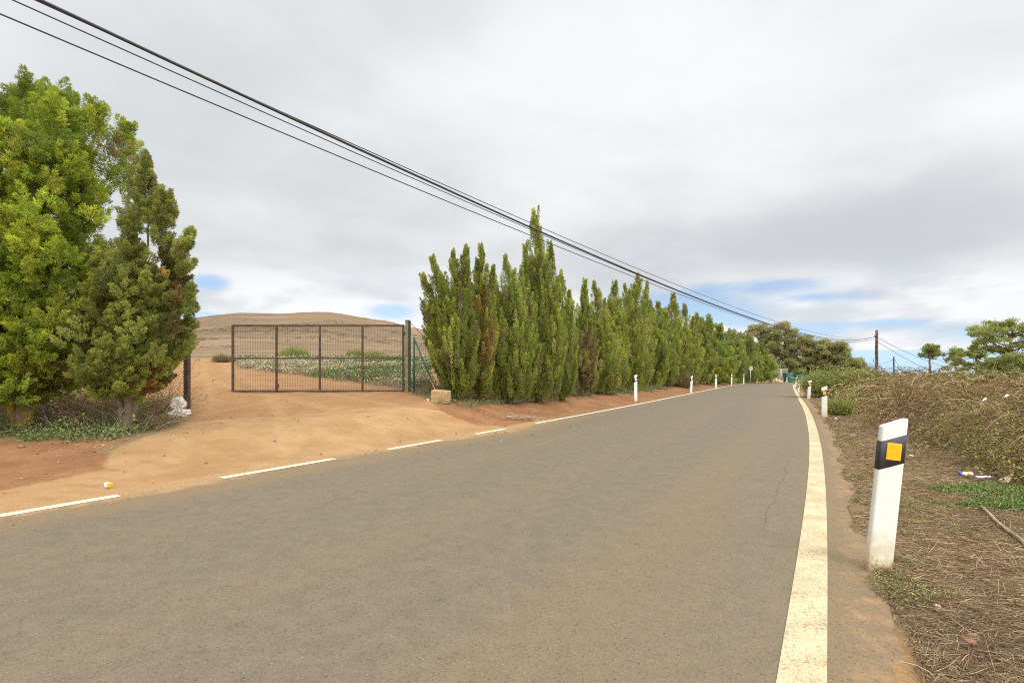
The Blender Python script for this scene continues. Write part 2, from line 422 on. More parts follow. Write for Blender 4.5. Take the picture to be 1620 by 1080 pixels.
# ------------------------------------------------------------------ ground sheets
def build_ground():
    na = 900
    az = np.linspace(0, 2 * np.pi, na, endpoint=False)
    r = np.concatenate([[.35], np.geomspace(.6, 2600, 330)])
    A, R = np.meshgrid(az, r)
    X = (R * np.sin(A)).ravel(); Y = (R * np.cos(A)).ravel()
    Z = ground(X, Y)
    S, T = road_st(X, Y)
    n = len(r)
    i, j = np.meshgrid(np.arange(n - 1), np.arange(na), indexing='ij'); i = i.ravel(); j = j.ravel()
    jn = (j + 1) % na
    faces = np.stack([i * na + j, i * na + jn, (i + 1) * na + jn, (i + 1) * na + j], 1)[:, ::-1]
    V = np.stack([X, Y, Z], 1)
    dr = poly_sd(X, Y, DRIVE); fd = poly_sd(X, Y, FIELD)
    nz = fbm(X * .8, Y * .8, 5)
    left = T < -W_ROAD
    sand = sstep(-.35, .25, dr)
    strip = sstep(-W_ROAD - 1.0 , -W_ROAD - .35, T) * sstep(4.5, 1.0, S)        # pale sand along the asphalt on the left
    shoulder = sstep(.42, .24, T) * sstep(-.2, .1, T) * .9                       # dust beside the right line
    sand = np.maximum(sand, np.maximum(strip * .9, shoulder * .40))
    far_sand = sstep(46, 44, Y)
    row = sstep(-W_ROAD - 4.2, -W_ROAD - 3.4, T + (nz - .5) * 1.4)
    red = left * sstep(-W_ROAD - 2.7, -W_ROAD - 2.1, T + (nz - .5) * 1.6)
    redl = left * sstep(0, -.5, dr) * sstep(8.5, 7.8, Y + (nz - .5) * 1.0) * (X < -4)
    red = np.maximum(red, redl)
    grassy = left * (1 - np.maximum(red, 0)) * (Y < 46) * .55 * np.where(X < -5.5, sstep(11.0, 9.6, Y), 1)
    sand = np.maximum(sand, left * (X < -5.5) * sstep(10.5, 12.5, Y) * (Y < 47) * .62)
    xp = np.where(Y > .5, 810 + F * X / np.maximum(Y, .5), -3000)
    hill = sstep(44, 50, Y) * (xp < 835) * left
    hill = np.maximum(hill, left * (Y < 46) * sstep(-16, -22, T) * .0)
    fieldm = sstep(-.3, .3, fd)
    lip = np.interp(X, [-8, -6.4, -4.7, -3.75, -2.7, -1.5], [8.6, 9.7, 10.6, 11.5, 12.0, 12.4])
    back = sstep(-.35, .35, Y - lip)
    track = np.zeros(len(X))
    for pl_ in ([(-1.0, 8.6), (-2.2, 10.4), (-4.6, 13.0), (-9.0, 17.2), (-14, 23), (-20, 32), (-27, 44)], [(-4.2, 7.2), (-5.2, 9.2), (-6.6, 12), (-9.8, 17), (-15, 25), (-25, 41)]):
        for off in (-.72, .72):
            q = np.array(pl_, float); d_ = np.gradient(q, axis=0); d_ /= np.linalg.norm(d_, axis=1)[:, None]; q = q + np.stack([d_[:, 1], -d_[:, 0]], 1) * off
            dm = np.full(len(X), 9.0)
            for a_, b_ in zip(q[:-1], q[1:]):
                e_ = b_ - a_; u_ = np.clip(((X - a_[0]) * e_[0] + (Y - a_[1]) * e_[1]) / (e_ @ e_), 0, 1); dm = np.minimum(dm, np.hypot(X - a_[0] - u_ * e_[0], Y - a_[1] - u_ * e_[1]))
            track = np.maximum(track, np.exp(-(dm / .17) ** 2))
    V[:, 2] -= track * .022 * (dr > .1)
    ypix = 540 + F * (H - Z) / np.maximum(Y, 1)
    cone = hill * sstep(0, 3, (xp - 430) * .42 + 494.5 - ypix) * sstep(425, 445, xp) * sstep(516, 508, ypix)
    fx = V[faces].mean(1)[:, :2]
    # which sheet each face belongs to
    fS = dr[faces].mean(1) > 0; fF = (fd[faces].mean(1) > 0) & ~fS; fH = (hill[faces].mean(1) > .5) & ~fS & ~fF
    for nm, sel in (('ground', ~(fS | fF | fH)), ('dirt_driveway', fS), ('field', fF), ('hills', fH)):
        f = faces[sel]; used, inv = np.unique(f, return_inverse=True)
        me = mesh_np(nm, V[used], inv.reshape(f.shape), True)
        for an, arr in (('sand', sand), ('red', red), ('grassy', grassy), ('hill', hill), ('fieldm', fieldm), ('back', back), ('track', track), ('cone', cone)):
            set_f(me, an, arr[used])
        o = link_mesh(nm, me, M['terrain']); tag(o, kind='structure')
    # centre cap under the camera
    v = [(0, 0, G(0, 0))]
build_ground()

def strip_sheet(name, s0, s1, ts, dz, mat, step=.4, attrs=True, kind='structure'):
    sv = np.arange(s0, s1 + 1e-6, step); 
    if sv[-1] < s1 - 1e-3: sv = np.append(sv, s1)
    Sg, Tg = np.meshgrid(sv, ts, indexing='ij')
    X, Y = road_pt(Sg.ravel(), Tg.ravel())
    Z = plane(X, Y) + dz
    m, k = len(sv), len(ts)
    i, j = np.meshgrid(np.arange(m - 1), np.arange(k - 1), indexing='ij'); i = i.ravel(); j = j.ravel()
    f = np.stack([i * k + j, i * k + j + 1, (i + 1) * k + j + 1, (i + 1) * k + j], 1)
    me = mesh_np(name, np.stack([X, Y, Z], 1), f[:, ::1], True)
    T = Tg.ravel(); S = Sg.ravel()
    if attrs:
        set_f(me, 'lat', T); set_f(me, 'along', S)
        nz = fbm(X * .9, Y * .9, 21)
        e_l = sstep(-W_ROAD + 1.2, -W_ROAD - .3, T + (nz - .5) * 1.2)
        drive = sstep(-4, 1, S) * sstep(15, 11, S)
        e_r = sstep(-.1, .25, T) * .55 + sstep(-1.9, -.2, T) * .30
        set_f(me, 'dust', e_l * (.30 + .70 * drive) + sstep(-W_ROAD + 2.4, -W_ROAD, T) * drive * .22 + e_r)
    o = link_mesh(name, me, mat); tag(o, kind=kind)
    return o

ts = np.concatenate([np.linspace(-W_ROAD - .33, -W_ROAD + 1.2, 14), np.linspace(-W_ROAD + 1.5, -.6, 18), np.linspace(-.4, .38, 10)])
strip_sheet('road', -30, 135, ts, 0.0, M['asphalt'], .35)
strip_sheet('road_edge_line', -30, 135, np.array([-.09, 0.0, .09]), .004, M['paint_edge'], .4, False)

def s_of(px, py):
    Yv = F * H / (py - 592); Xv = (px - 810) / F * Yv
    a, b = road_st([Xv], [Yv]); return float(a[0])
dash = [(-6.0, s_of(177, 780)), (s_of(338, 753), s_of(526, 725)), (s_of(610, 710), s_of(707, 697)), (s_of(752, 686.5), s_of(812, 679))]
for a, b in dash:
    strip_sheet('road_dash_line', a, b, np.array([-W_ROAD - .07, -W_ROAD + .07]), .004, M['paint_dash'], .4, False)
strip_sheet('road_edge_line', s_of(850, 669.5), 130, np.array([-W_ROAD - .07, -W_ROAD + .07]), .004, M['paint_dash'], .4, False)

# sea
me = mesh_np('sea', np.array([(-4000, 1800, -168), (30000, 1800, -168), (30000, 9900, -168), (-4000, 9900, -168)], float), np.array([[0, 1, 2, 3]]))
tag(link_mesh('sea', me, M['sea']), kind='structure')

# ------------------------------------------------------------------ foliage builder
def unit(v): return v / np.maximum(np.linalg.norm(v, axis=-1, keepdims=True), 1e-9)

def leaf_mesh(name, P, D, ln, wd, cols, r, fold=0.0):
    """diamond leaves at P pointing along D"""
    n = len(P)
    q = r.normal(size=(n, 3)); sd = unit(np.cross(D, q))
    ln = np.asarray(ln).reshape(-1, 1); wd = np.asarray(wd).reshape(-1, 1)
    v = np.empty((n, 4, 3))
    v[:, 0] = P; v[:, 1] = P + D * ln * .55 + sd * wd * .5; v[:, 2] = P + D * ln; v[:, 3] = P + D * ln * .5 - sd * wd * .5
    me = mesh_np(name, v.reshape(-1, 3), np.arange(n * 4).reshape(-1, 4))
    set_col(me, 'leaf', cols)
    return me

def pick_cols(r, pal, w, n):
    k = r.choice(len(pal), n, p=np.array(w) / sum(w)); return np.array(pal)[k]

def plume_leaves(start, axis, ln, rad, nper, r, lsz, lw, pcol, spread=.5, taper=1.0):
    """leaves filling many spindle shaped plumes. all per-plume arrays."""
    n = len(start); idx = np.repeat(np.arange(n), nper)
    m = len(idx)
    u = r.random(m) ** .8
    a = axis[idx]
    e1 = unit(np.cross(a, np.where(np.abs(a[:, 2:3]) < .9, np.array([[0, 0, 1.0]]), np.array([[1.0, 0, 0]])))); e2 = np.cross(a, e1)
    ph = r.random(m) * 2 * np.pi
    rd = e1 * np.cos(ph)[:, None] + e2 * np.sin(ph)[:, None]
    prof = np.sin(np.pi * np.clip(u * .86 + .12, 0, 1)) ** .8
    rho = rad[idx] * prof * r.random(m) ** .45
    P = start[idx] + a * (ln[idx] * u)[:, None] + rd * rho[:, None]
    D = unit(a * .8 + rd * spread + r.normal(size=(m, 3)) * .26)
    L = lsz * (.6 + .8 * r.random(m)); Wd = lw * (.7 + .6 * r.random(m))
    c = pcol[idx] * (.72 + .56 * r.random((m, 1))) 
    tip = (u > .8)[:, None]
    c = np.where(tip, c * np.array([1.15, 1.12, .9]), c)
    return P, D, L, Wd, c

GREEN = dict(
    bright=([(.33, .405, .048), (.275, .355, .045), (.43, .465, .066), (.19, .255, .042), (.26, .18, .07)], [4, 4, 2.4, 1.6, .2]),
    olive=([(.31, .345, .085), (.38, .40, .10), (.22, .25, .066), (.23, .20, .08), (.27, .14, .05)], [4, 3, 3, 1, .15]),
    mid=([(.275, .315, .062), (.335, .37, .072), (.19, .23, .05), (.37, .365, .095), (.27, .20, .10)], [4, 3, 2.5, 1, .4]),
    deep=([(.255, .305, .064), (.31, .35, .07), (.19, .23, .052), (.35, .355, .09)], [4, 3, 2, 1]),
    brown=([(.26, .19, .095), (.21, .175, .07), (.31, .23, .12), (.17, .16, .055)], [3, 3, 2, 2]),
    ochre=([(.40, .29, .085), (.33, .255, .075), (.27, .24, .065), (.20, .21, .05)], [3, 3, 2, 2.0]),
    pine=([(.31, .335, .11), (.37, .38, .13), (.23, .25, .088), (.44, .345, .18), (.37, .285, .15)], [4, 3, 2.5, 1.6, 1.6]),
    pale=([(.29, .32, .085), (.34, .36, .105), (.24, .27, .075), (.20, .23, .065)], [3, 2, 3, 2]),
)

def sub_sprays(st, ax, L, RD, pc, k, r, sl=.5, out=.75):
    """break every plume into k smaller feathery sprays"""
    n = len(st); idx = np.repeat(np.arange(n), k); m = len(idx); a = ax[idx]
    u = r.random(m) ** .75
    e1 = unit(np.cross(a, r.normal(size=(m, 3)))) 
    prof = np.sin(np.pi * np.clip(u * .88 + .1, 0, 1)) ** .9
    s2 = st[idx] + a * (L[idx] * u * .8)[:, None] + e1 * (RD[idx] * prof * .55)[:, None]
    a2 = unit(a * (.55 + .6 * u)[:, None] + e1 * (out * (1.1 - u * .8))[:, None] + r.normal(size=(m, 3)) * .15)
    L2 = L[idx] * sl * (.5 + .7 * r.random(m)) * (1.1 - .5 * u)
    return s2, a2, L2, L2 * .22, pc[idx] * (.8 + .4 * r.random((m, 1)))

def cypress_crown(name, seed, h, prof, pal, nplume, nleaf, plen, prad, lsz, lw, up=.8, lump=.25, spires=10, z0=.08, pal2=None, f2=None, lean=(0, 0), hole=0.0, sub=0, sl=.5, so_=.75):
    """crown in local space, ground at z=0. prof: list of (zfrac, radius)."""
    r = np.random.default_rng(seed)
    pz = np.array([p[0] for p in prof]); pr = np.array([p[1] for p in prof])
    zz = r.random(nplume * 6); rr = np.interp(zz, pz, pr)
    keep = r.random(len(zz)) < (rr / pr.max()) * .9 + .1
    zz = zz[keep][:nplume]; n = len(zz)
    ph = r.random(n) * 2 * np.pi
    rad_env = np.interp(zz, pz, pr) * (1 + lump * (2 * fbm(ph * 1.1 + 5, zz * 6, seed, 3) - 1) * 1.6)
    rf = 1 - .75 * r.random(n) ** 2.2
    out = np.stack([np.cos(ph), np.sin(ph), np.zeros(n)], 1)
    ax = unit(np.array([[0, 0, 1.0]]) * up + out * (1 - up) * (1.15 - .7 * zz)[:, None] + r.normal(size=(n, 3)) * .13)
    L = plen * (.55 + .9 * r.random(n)); RD = prad * (.6 + .8 * r.random(n))
    mid = out * (rad_env * rf)[:, None]; mid[:, 2] = zz * h
    st = mid - ax * (L * .5)[:, None]
    # spires: upright leaders that break the outline at the top
    ns = spires
    sz = .70 + .30 * r.random(ns) ** .8; sz[0] = 1.0
    sp = r.random(ns) * 2 * np.pi; srr = np.interp(sz * .97, pz, pr) * r.random(ns) ** .5; srr[0] *= .1
    sL = plen * (1.5 + 1.0 * r.random(ns))
    so = np.stack([np.cos(sp) * srr, np.sin(sp) * srr, sz * h - sL * .92], 1)
    sa = unit(np.stack([np.cos(sp) * .12, np.sin(sp) * .12, np.ones(ns)], 1) + r.normal(size=(ns, 3)) * .07)
    st = np.vstack([st, so]); ax = np.vstack([ax, sa]); L = np.concatenate([L, sL]); RD = np.concatenate([RD, prad * (.42 + .3 * r.random(ns))])
    N = len(st)
    if hole > 0:     # thin places where the light comes through
        hz = fbm(np.arctan2(st[:, 1], st[:, 0]) * 1.6 + 9, st[:, 2] * 1.3, seed + 40, 2)
        k = (hz > hole) | (st[:, 2] > h * .75); st, ax, L, RD = st[k], ax[k], L[k], RD[k]; N = len(st)
    st[:, 2] = np.maximum(st[:, 2], z0 * h * (.6 + .6 * r.random(N)))
    lf = st[:, 2:3] / h
    st = st + np.array([[lean[0], lean[1], 0]]) * lf ** 1.4
    # tone drifts in patches through the crown
    pc = pick_cols(r, *GREEN[pal], N)
    pt = fbm(np.arctan2(st[:, 1], st[:, 0]) * .9 + 3, st[:, 2] * .55 + seed, seed, 3)
    pc = pc * (.82 + .36 * pt)[:, None]
    if pal2:
        alt = pick_cols(r, *GREEN[pal2], N); m = f2(st, h, r); pc = np.where(m[:, None], alt, pc)
    if sub: st, ax, L, RD, pc = sub_sprays(st, ax, L, RD, pc, sub, r, sl, so_)
    nper = np.maximum((nleaf * (L * RD) / (L * RD).sum()).astype(int), 4)
    P, D, LL, WW, cc = plume_leaves(st, ax, L, RD, nper, r, lsz, lw, pc)
    k = P[:, 2] > z0 * h * .35
    return leaf_mesh(name, P[k], D[k], LL[k], WW[k], cc[k], r)

FL_Z = [0, .12, .35, .55, .72, .85, .94, 1]
FL_R = [.40, .78, 1.0, .92, .68, .38, .16, .02]
def flame_crown(name, seed, h, leaders, pal, nleaf, ppl=70, plen=.75, prad=.085, lsz=.085, lw=.022, z0=.05, pal2=None, f2=None, thin=0.0, bend=.25, outw=.26, spread=.42, sub=0, sl=.5, so_=.6, blunt=1.0):
    """cypress crown of several pointed leaders; each (bx, by, tx, ty, height fraction, radius)"""
    r = np.random.default_rng(seed)
    st, ax, L, RD, tone = [], [], [], [], []
    ppl = ppl * 1.25; prad = prad * .80
    for q, (bx, by, tx, ty, hf, R) in enumerate(leaders):
        m = max(int(ppl * hf * R / .35), 12); H_ = h * hf
        u = r.random(m) ** .9; ph = r.random(m) * 6.283
        # tip of the leader strays a little
        wx, wy = r.normal(size=2) * bend * .5
        cx_ = bx + (tx - bx) * u + wx * u ** 5; cy_ = by + (ty - by) * u + wy * u ** 5
        env = R * np.interp(u, FL_Z, FL_R) ** blunt * (.78 + .5 * vnoise(ph * 1.3 + q * 7, u * 9, seed + q))
        o = np.stack([np.cos(ph), np.sin(ph), np.zeros(m)], 1)
        rf = 1 - .6 * r.random(m) ** 2
        c = np.stack([cx_, cy_, z0 * h + u * (H_ - z0 * h)], 1) + o * (env * rf)[:, None]
        lean_ = np.array([(tx - bx) / H_, (ty - by) / H_, 1.0])
        a = unit(lean_ + o * (outw * (1 - .77 * u))[:, None] + r.normal(size=(m, 3)) * .12)
        l = plen * (.5 + .8 * r.random(m)) * (1 - .35 * u); rd = prad * (.6 + .8 * r.random(m)) * (1 - .45 * u)
        l = np.minimum(l, np.maximum((1 - u) * (H_ * (1 - z0)) * 1.2, .22)) 
        st.append(c - a * (l * .5)[:, None]); ax.append(a); L.append(l); RD.append(rd)
        # the pointed tip itself
        k = 5; uu = np.linspace(.80, .97, k)
        tc = np.stack([bx + (tx - bx) * uu + wx * uu ** 5, by + (ty - by) * uu + wy * uu ** 5, z0 * h + uu * (H_ - z0 * h)], 1)
        ta = unit(lean_ + np.stack([wx * 5 * uu ** 4 / H_, wy * 5 * uu ** 4 / H_, 0 * uu], 1) + r.normal(size=(k, 3)) * .05)
        tl = H_ * (1 - uu) * 1.05 + .10; st.append(tc); ax.append(ta); L.append(tl); RD.append(np.full(k, .05) * (1.3 - uu) * 2.2)
        tone.append(np.full(m + k, .9 + .2 * r.random()))
    st = np.vstack(st); ax = np.vstack(ax); L = np.concatenate(L); RD = np.concatenate(RD); tone = np.concatenate(tone)
    if thin:
        k = (fbm(np.arctan2(st[:, 1], st[:, 0]) * 1.8 + 4, st[:, 2] * 1.1, seed + 8, 2) > thin) | (st[:, 2] > h * .72); st, ax, L, RD, tone = st[k], ax[k], L[k], RD[k], tone[k]
    n = len(st); pc = pick_cols(r, *GREEN[pal], n)
    if pal2:
        alt = pick_cols(r, *GREEN[pal2], n); m = f2(st, h, r); pc = np.where(m[:, None], alt, pc)
    pc = pc * (tone * (.75 + .5 * r.random(n)) * (.75 + .5 * fbm(st[:, 0] * 1.2 + st[:, 1], st[:, 2] * .6, seed, 3)))[:, None]
    if sub: st, ax, L, RD, pc = sub_sprays(st, ax, L, RD, pc, sub, r, sl, so_)
    w_ = L * np.maximum(RD, .03); nper = np.maximum((nleaf * w_ / w_.sum()).astype(int), 8)
    P, D, LL, WW, cc = plume_leaves(st, ax, L, RD, nper, r, lsz, lw, pc, spread)
    k = P[:, 2] > .12
    return leaf_mesh(name, P[k], D[k], LL[k], WW[k], cc[k], r)

def leaders(seed, n, R, spread, top=.0, rad=.34):
    """n leaders: a tallest one and shorter ones round it"""
    r = np.random.default_rng(seed + 900); out = [(0, 0, r.normal() * .08, r.normal() * .08, 1.0, rad * 1.15)]
    for i in range(n - 1):
        a = i * 2.4 + r.random() * .9; q = R * (.55 + .5 * r.random()); t = q * (.75 + spread * r.random())
        out.append((math.cos(a) * q * .75, math.sin(a) * q * .75, math.cos(a) * t, math.sin(a) * t, (.58 + .34 * r.random()) if i > 1 else .82 + .12 * r.random(), rad * (.75 + .5 * r.random())))
    return out

def trunk_mesh(name, seed, h, r0, limbs, mat, parent, fork=None, lean=(0, 0), reach=.8):
    random.seed(seed)
    b = MB()
    pts = []; n = 9
    for i in range(n):
        f = i / (n - 1)
        pts.append((lean[0] * f ** 1.4 + (random.random() - .5) * r0 * .8 * (i > 0), lean[1] * f ** 1.4 + (random.random() - .5) * r0 * .8 * (i > 0), -.15 + f * (h * .92 + .15)))
    b.tube(pts, [r0 * (1.35 if i == 0 else 1.0) * (1 - .88 * i / (n - 1)) for i in range(n)], 10, wob=.25)
    for k in range(limbs):
        z = h * (.08 + .75 * random.random()); a = random.random() * 6.283
        f = z / h; bx = lean[0] * f ** 1.4; by = lean[1] * f ** 1.4
        L = reach * (1 - .6 * f) * (.6 + .5 * random.random())
        q = [(bx, by, z), (bx + math.cos(a) * L * .5, by + math.sin(a) * L * .5, z + L * .45), (bx + math.cos(a) * L * .9, by + math.sin(a) * L * .9, z + L * 1.3)]
        rr = r0 * .42 * (1 - .6 * f)
        b.tube(q, [rr, rr * .7, rr * .25], 6, wob=.2)
    if fork:
        for (dx, dy, top, rr) in fork:
            b.tube([(dx * .15, dy * .15, -.1), (dx * .5, dy * .5, top * .4), (dx, dy, top)], [rr * 1.2, rr, rr * .5], 8, wob=.25)
    return b.build(name, mat, parent)

# ---- the two big conifers left of the entrance and the one cut by the frame
def at(px, Yv):
    x = (px - 810) / F * Yv; return (x, Yv, G(x, Yv))
def zpx(py, Yv): return H + (540 - py) / F * Yv

def big_tree(px, Yv, top, prof, pal, seed, label, bark, nleaf, lean=(0, 0), r0=.13, fork=None, pal2=None, f2=None, up=.56, lump=.3, hole=.0, plen=.5, prad=.17, nplume=520, spires=16, z0=.1):
    p = at(px, Yv); h = zpx(top, Yv) - p[2]
    t = empty('conifer_tree', p, 0, label, 'tree', 'conifers beside the farm entrance')
    trunk_mesh('trunk', seed, h, r0, 20, bark, t, fork, lean, .75)
    me = cypress_crown('crown', seed, h, prof, pal, nplume, nleaf, plen, prad, .064, .0145, up, lump, spires, z0, pal2, f2, lean, hole, 9, .52, .6)
    link_mesh('crown', me, M['leaf'], t)
    return t

big_tree(-165, 9.6, 108, [(0, .3), (.08, .9), (.3, 1.4), (.6, 1.5), (.85, 1.1), (1, .3)], 'bright', 12,
         'tall conifer at the left edge of the photo, mostly cut off by the frame', M['bark'], 160000, nplume=400)

# ---- the cypress row along the road
ROW_G = 'cypresses in the roadside row'
PROFS = [
    [(0, .25), (.1, .55), (.3, .74), (.55, .74), (.72, .5), (.84, .22), (.93, .09), (1, .02)],
    [(0, .25), (.1, .5), (.3, .66), (.5, .64), (.68, .42), (.8, .2), (.92, .08), (1, .02)],
    [(0, .3), (.12, .6), (.35, .8), (.6, .74), (.76, .45), (.86, .2), (.94, .08), (1, .02)],
]
def bottom_brown(s, h, r): return (s[:, 2] < h * (.42 + .12 * r.random(len(s)))) & (r.random(len(s)) < .85)
def sprinkle(p): return lambda s, h, r: r.random(len(s)) < p
variants = []
for i in range(8):
    pal = ['mid', 'mid', 'deep', 'mid', 'olive', 'mid', 'deep', 'mid'][i]
    variants.append(flame_crown('crown', 100 + i, 6.5, leaders(100 + i, [7, 6, 8, 7, 6, 9, 7, 8][i], .60, .5, rad=.50), pal, 88000, 70, .9, .085, .088, .0205, .04, 'brown', sprinkle(.09)))
brown_v = flame_crown('crown', 140, 6.5, leaders(140, 7, .5, .5, rad=.40), 'mid', 70000, 62, .9, .085, .088, .0205, .05, 'brown', bottom_brown, .40)
trunk_b = None
def row_tree(px, Yv, top, width, me, label, rot, own=None, lean=0.0, bark='bark', vh=6.5, vw=.8):
    p = at(px, Yv); h = zpx(top, Yv) - p[2]
    t = empty('cypress_tree', p, rot, label, 'tree', ROW_G)
    s = h / vh
    wv = 1.12 * width / F * Yv / vw
    c = link_mesh('crown', me, M['leaf'], t); c.scale = (wv, wv, s)
    tr = trunk_mesh('trunk', int(px), h, .09, 8, M[bark], t, reach=.5)
    return t

# first trees, each with a crown of its own
def own_tree(px, Yv, top, lead, pal, seed, label, rot=0, nleaf=110000, bark='bark', **kw):
    p = at(px, Yv); h = zpx(top, Yv) - p[2]
    t = empty('cypress_tree', p, rot, label, 'tree', ROW_G)
    fork = kw.pop('fork', None); r0 = kw.pop('r0', .09); lean = (0, 0)
    trunk_mesh('trunk', seed, h, r0, 12, M[bark], t, fork, lean, .7)
    a = dict(ppl=95, plen=.7, prad=.085, lsz=.060, lw=.0145, z0=.06); a.update(kw)
    me = flame_crown('crown', seed, h, lead, pal, nleaf, **a)
    link_mesh('crown', me, M['leaf'], t)
    return t
rr_ = random.Random(3)
def plume_tree(px, Yv, top, lead, pal, seed, label, bark, r0, fork, nleaf, lean, **kw):
    p = at(px, Yv); h = zpx(top, Yv) - p[2]
    t = empty('conifer_tree', p, 0, label, 'tree', 'conifers beside the farm entrance')
    trunk_mesh('trunk', seed, h * .9, r0, 14, bark, t, fork, lean, .6)
    link_mesh('crown', flame_crown('crown', seed, h, lead, pal, nleaf, **kw), M['leaf'], t)
# broad crown: many leaders fanning out from the trunk
big_lead = [(0, 0, .25, 0, 1.0, .46), (-.1, .1, -.35, .1, .99, .5), (.3, 0, 1.40, .05, .93, .42), (.2, -.1, .85, -.1, .95, .46)]
for q in range(30):
    a = q * 2.4; f_ = (q + .5) / 30; tr_ = 1.42 * f_ ** .55
    big_lead.append((math.cos(a) * tr_ * .45, math.sin(a) * tr_ * .45, math.cos(a) * tr_ + .12, math.sin(a) * tr_ * .9, rr_.uniform(.50, .95) if q % 3 else rr_.uniform(.34, .55), rr_.uniform(.42, .58)))
plume_tree(36, 8.7, 138, big_lead, 'bright', 11, 'large bright yellow-green conifer with broad crown and mossy trunk, left of the smaller grey-green conifer',
           M['bark_moss'], .13, [(-.55, .1, 1.6, .08), (.5, -.1, 1.8, .07)], 900000, (.12, 0), ppl=27, plen=.62, prad=.17, lsz=.052, lw=.0115, z0=.10, outw=.85, spread=.4, sub=9, sl=.5, so_=.7, blunt=.6, pal2='brown', f2=lambda s, h, r: r.random(len(s)) < .02)
small_lead = [(0, 0, .42, 0, 1.0, .42), (.15, 0, .80, 0, .88, .46), (.1, -.1, 1.16, -.1, .72, .50), (-.1, 0, -.30, 0, .66, .38), (0, -.25, .35, -.4, .72, .44), (-.15, -.1, -.52, -.1, .55, .40), (.1, -.2, .75, -.35, .56, .42),
              (0, .3, .4, .4, .74, .4), (-.05, -.3, -.25, -.5, .5, .42), (.15, -.1, 1.22, -.05, .52, .46), (.15, 0, 1.0, .1, .40, .40), (.05, -.15, .25, -.35, .42, .42), (-.1, .2, -.45, .3, .62, .4), (.3, .2, .8, .3, .66, .4)]
plume_tree(199, 8.75, 272, small_lead, 'olive', 13, 'smaller grey-green conifer with pale forked trunk, beside the rusty gate post',
           M['bark_pale'], .085, [(-.22, 0, 1.5, .055), (.3, .1, 1.3, .05)], 520000, (.45, 0), ppl=36, plen=.62, prad=.15, lsz=.048, lw=.011, z0=.16, outw=.62, spread=.4, thin=.30, sub=9, sl=.5, so_=.6, blunt=.85, pal2='ochre', f2=lambda s, h, r: (r.random(len(s)) < .05) & (s[:, 2] > h * .3) & (s[:, 2] < h * .7))
vase = [(-.05, 0, -.95, .1, .82, .40), (-.1, .1, -.70, -.1, .86, .46), (-.05, -.15, -.45, -.25, .93, .48), (0, .1, -.15, .25, .98, .46), (.05, 0, .10, 0, 1.0, .44),
        (.1, -.1, .34, -.15, .9, .42), (.05, -.2, -.50, -.45, .64, .48), (.05, -.25, -.05, -.42, .58, .52), (0, .1, -.85, .2, .66, .42), (.15, -.15, .28, -.3, .48, .46), (.05, -.1, -.45, -.3, .46, .42)]
own_tree(722, 14.2, 397, vase, 'mid', 31,
         'bushy green cypress with spreading top, nearest the gate, behind the concrete block', thin=.30,
         fork=[(-.5, 0, 2.4, .05), (.15, 0, 2.6, .045)], pal2='brown', f2=sprinkle(.06), nleaf=290000, r0=.06)
own_tree(762, 15.0, 395, [(0, 0, 0, 0, 1.0, 0.38), (-.1, .05, -.22, .1, .9, 0.32), (.1, 0, .25, 0, .86, 0.32), (.05, -.1, .1, -.15, .74, 0.38), (-.05, -.1, -.1, -.15, .5, 0.36)], 'mid', 32,
         'thin dying cypress with ochre foliage along its trunk, second from the gate', bark='bark_moss', r0=.085,
         pal2='ochre', f2=lambda s, h, r: (s[:, 2] < h * .70) & (r.random(len(s)) < .8), nleaf=120000, thin=.34)
own_tree(806, 16.2, 412, leaders(33, 11, .66, .4, rad=.52), 'deep', 33,
         'dark green cypress bushy to the ground, left of the tallest cypress', pal2='brown', f2=sprinkle(.06), nleaf=230000)
own_tree(852, 17.4, 336, [(0, 0, -.12, 0, 1.0, 0.68), (-.3, 0, -.42, 0, .80, 0.51), (.28, .05, .34, .05, .82, 0.53), (.1, -.2, .14, -.25, .9, 0.53), (-.1, -.3, -.15, -.35, .72, 0.56), (.45, -.05, .58, 0, .64, 0.51), (-.4, -.15, -.55, -.2, .60, 0.51), (.3, -.3, .4, -.35, .58, 0.51), (0, .35, 0, .4, .75, 0.59)], 'mid', 34,
         'tallest cypress of the roadside row, its pointed top reaching the power cables', pal2='brown', f2=sprinkle(.05), nleaf=290000, r0=.12, ppl=110)
own_tree(889, 19.0, 434, [(0, 0, -.06, 0, 1.0, 0.51), (.2, 0, .22, 0, .84, 0.44), (-.2, -.1, -.25, -.1, .8, 0.44), (.1, -.2, .1, -.25, .66, 0.47)], 'deep', 35,
         'narrow dark green cypress leaning against the tallest one, on its right side', nleaf=120000, r0=.1)
row_tree(921, 21.5, 447, 27, brown_v, 'half-dead cypress with bare brown lower half, right of the narrow dark green one', .4)
far_rows = [
    (948, 24.0, 449, 26, 0, 'green cypress just right of the half-dead brown one'),
    (972, 26.5, 448, 24, 1, 'slim pointed cypress right behind the nearest left marker post'),
    (990, 29.0, 462, 22, 3, 'slightly shorter cypress left of the one with the bent tip'),
    (1008, 31.5, 437, 24, 5, 'cypress with a bent brown tip, rising just under the cables'),
    (1031, 35.0, 480, 24, 2, 'dark rounded cypress in the dip right of the bent tip'),
    (1047, 38.0, 492, 22, 6, 'short dark cypress between the dip and the twin-topped cypress'),
    (1063, 41.0, 468, 24, 0, 'pointed cypress standing up alone against the blue sky'),
    (1086, 45.5, 484, 22, 1, 'twin-topped cypress behind the second left marker post'),
    (1104, 50.0, 497, 20, 7, 'olive cypress left of the two dark far tops'),
]
for k, (px, Yv, top, wd, vi, lab) in enumerate(far_rows):
    row_tree(px, Yv, top, wd, variants[vi], lab, k * 1.3)

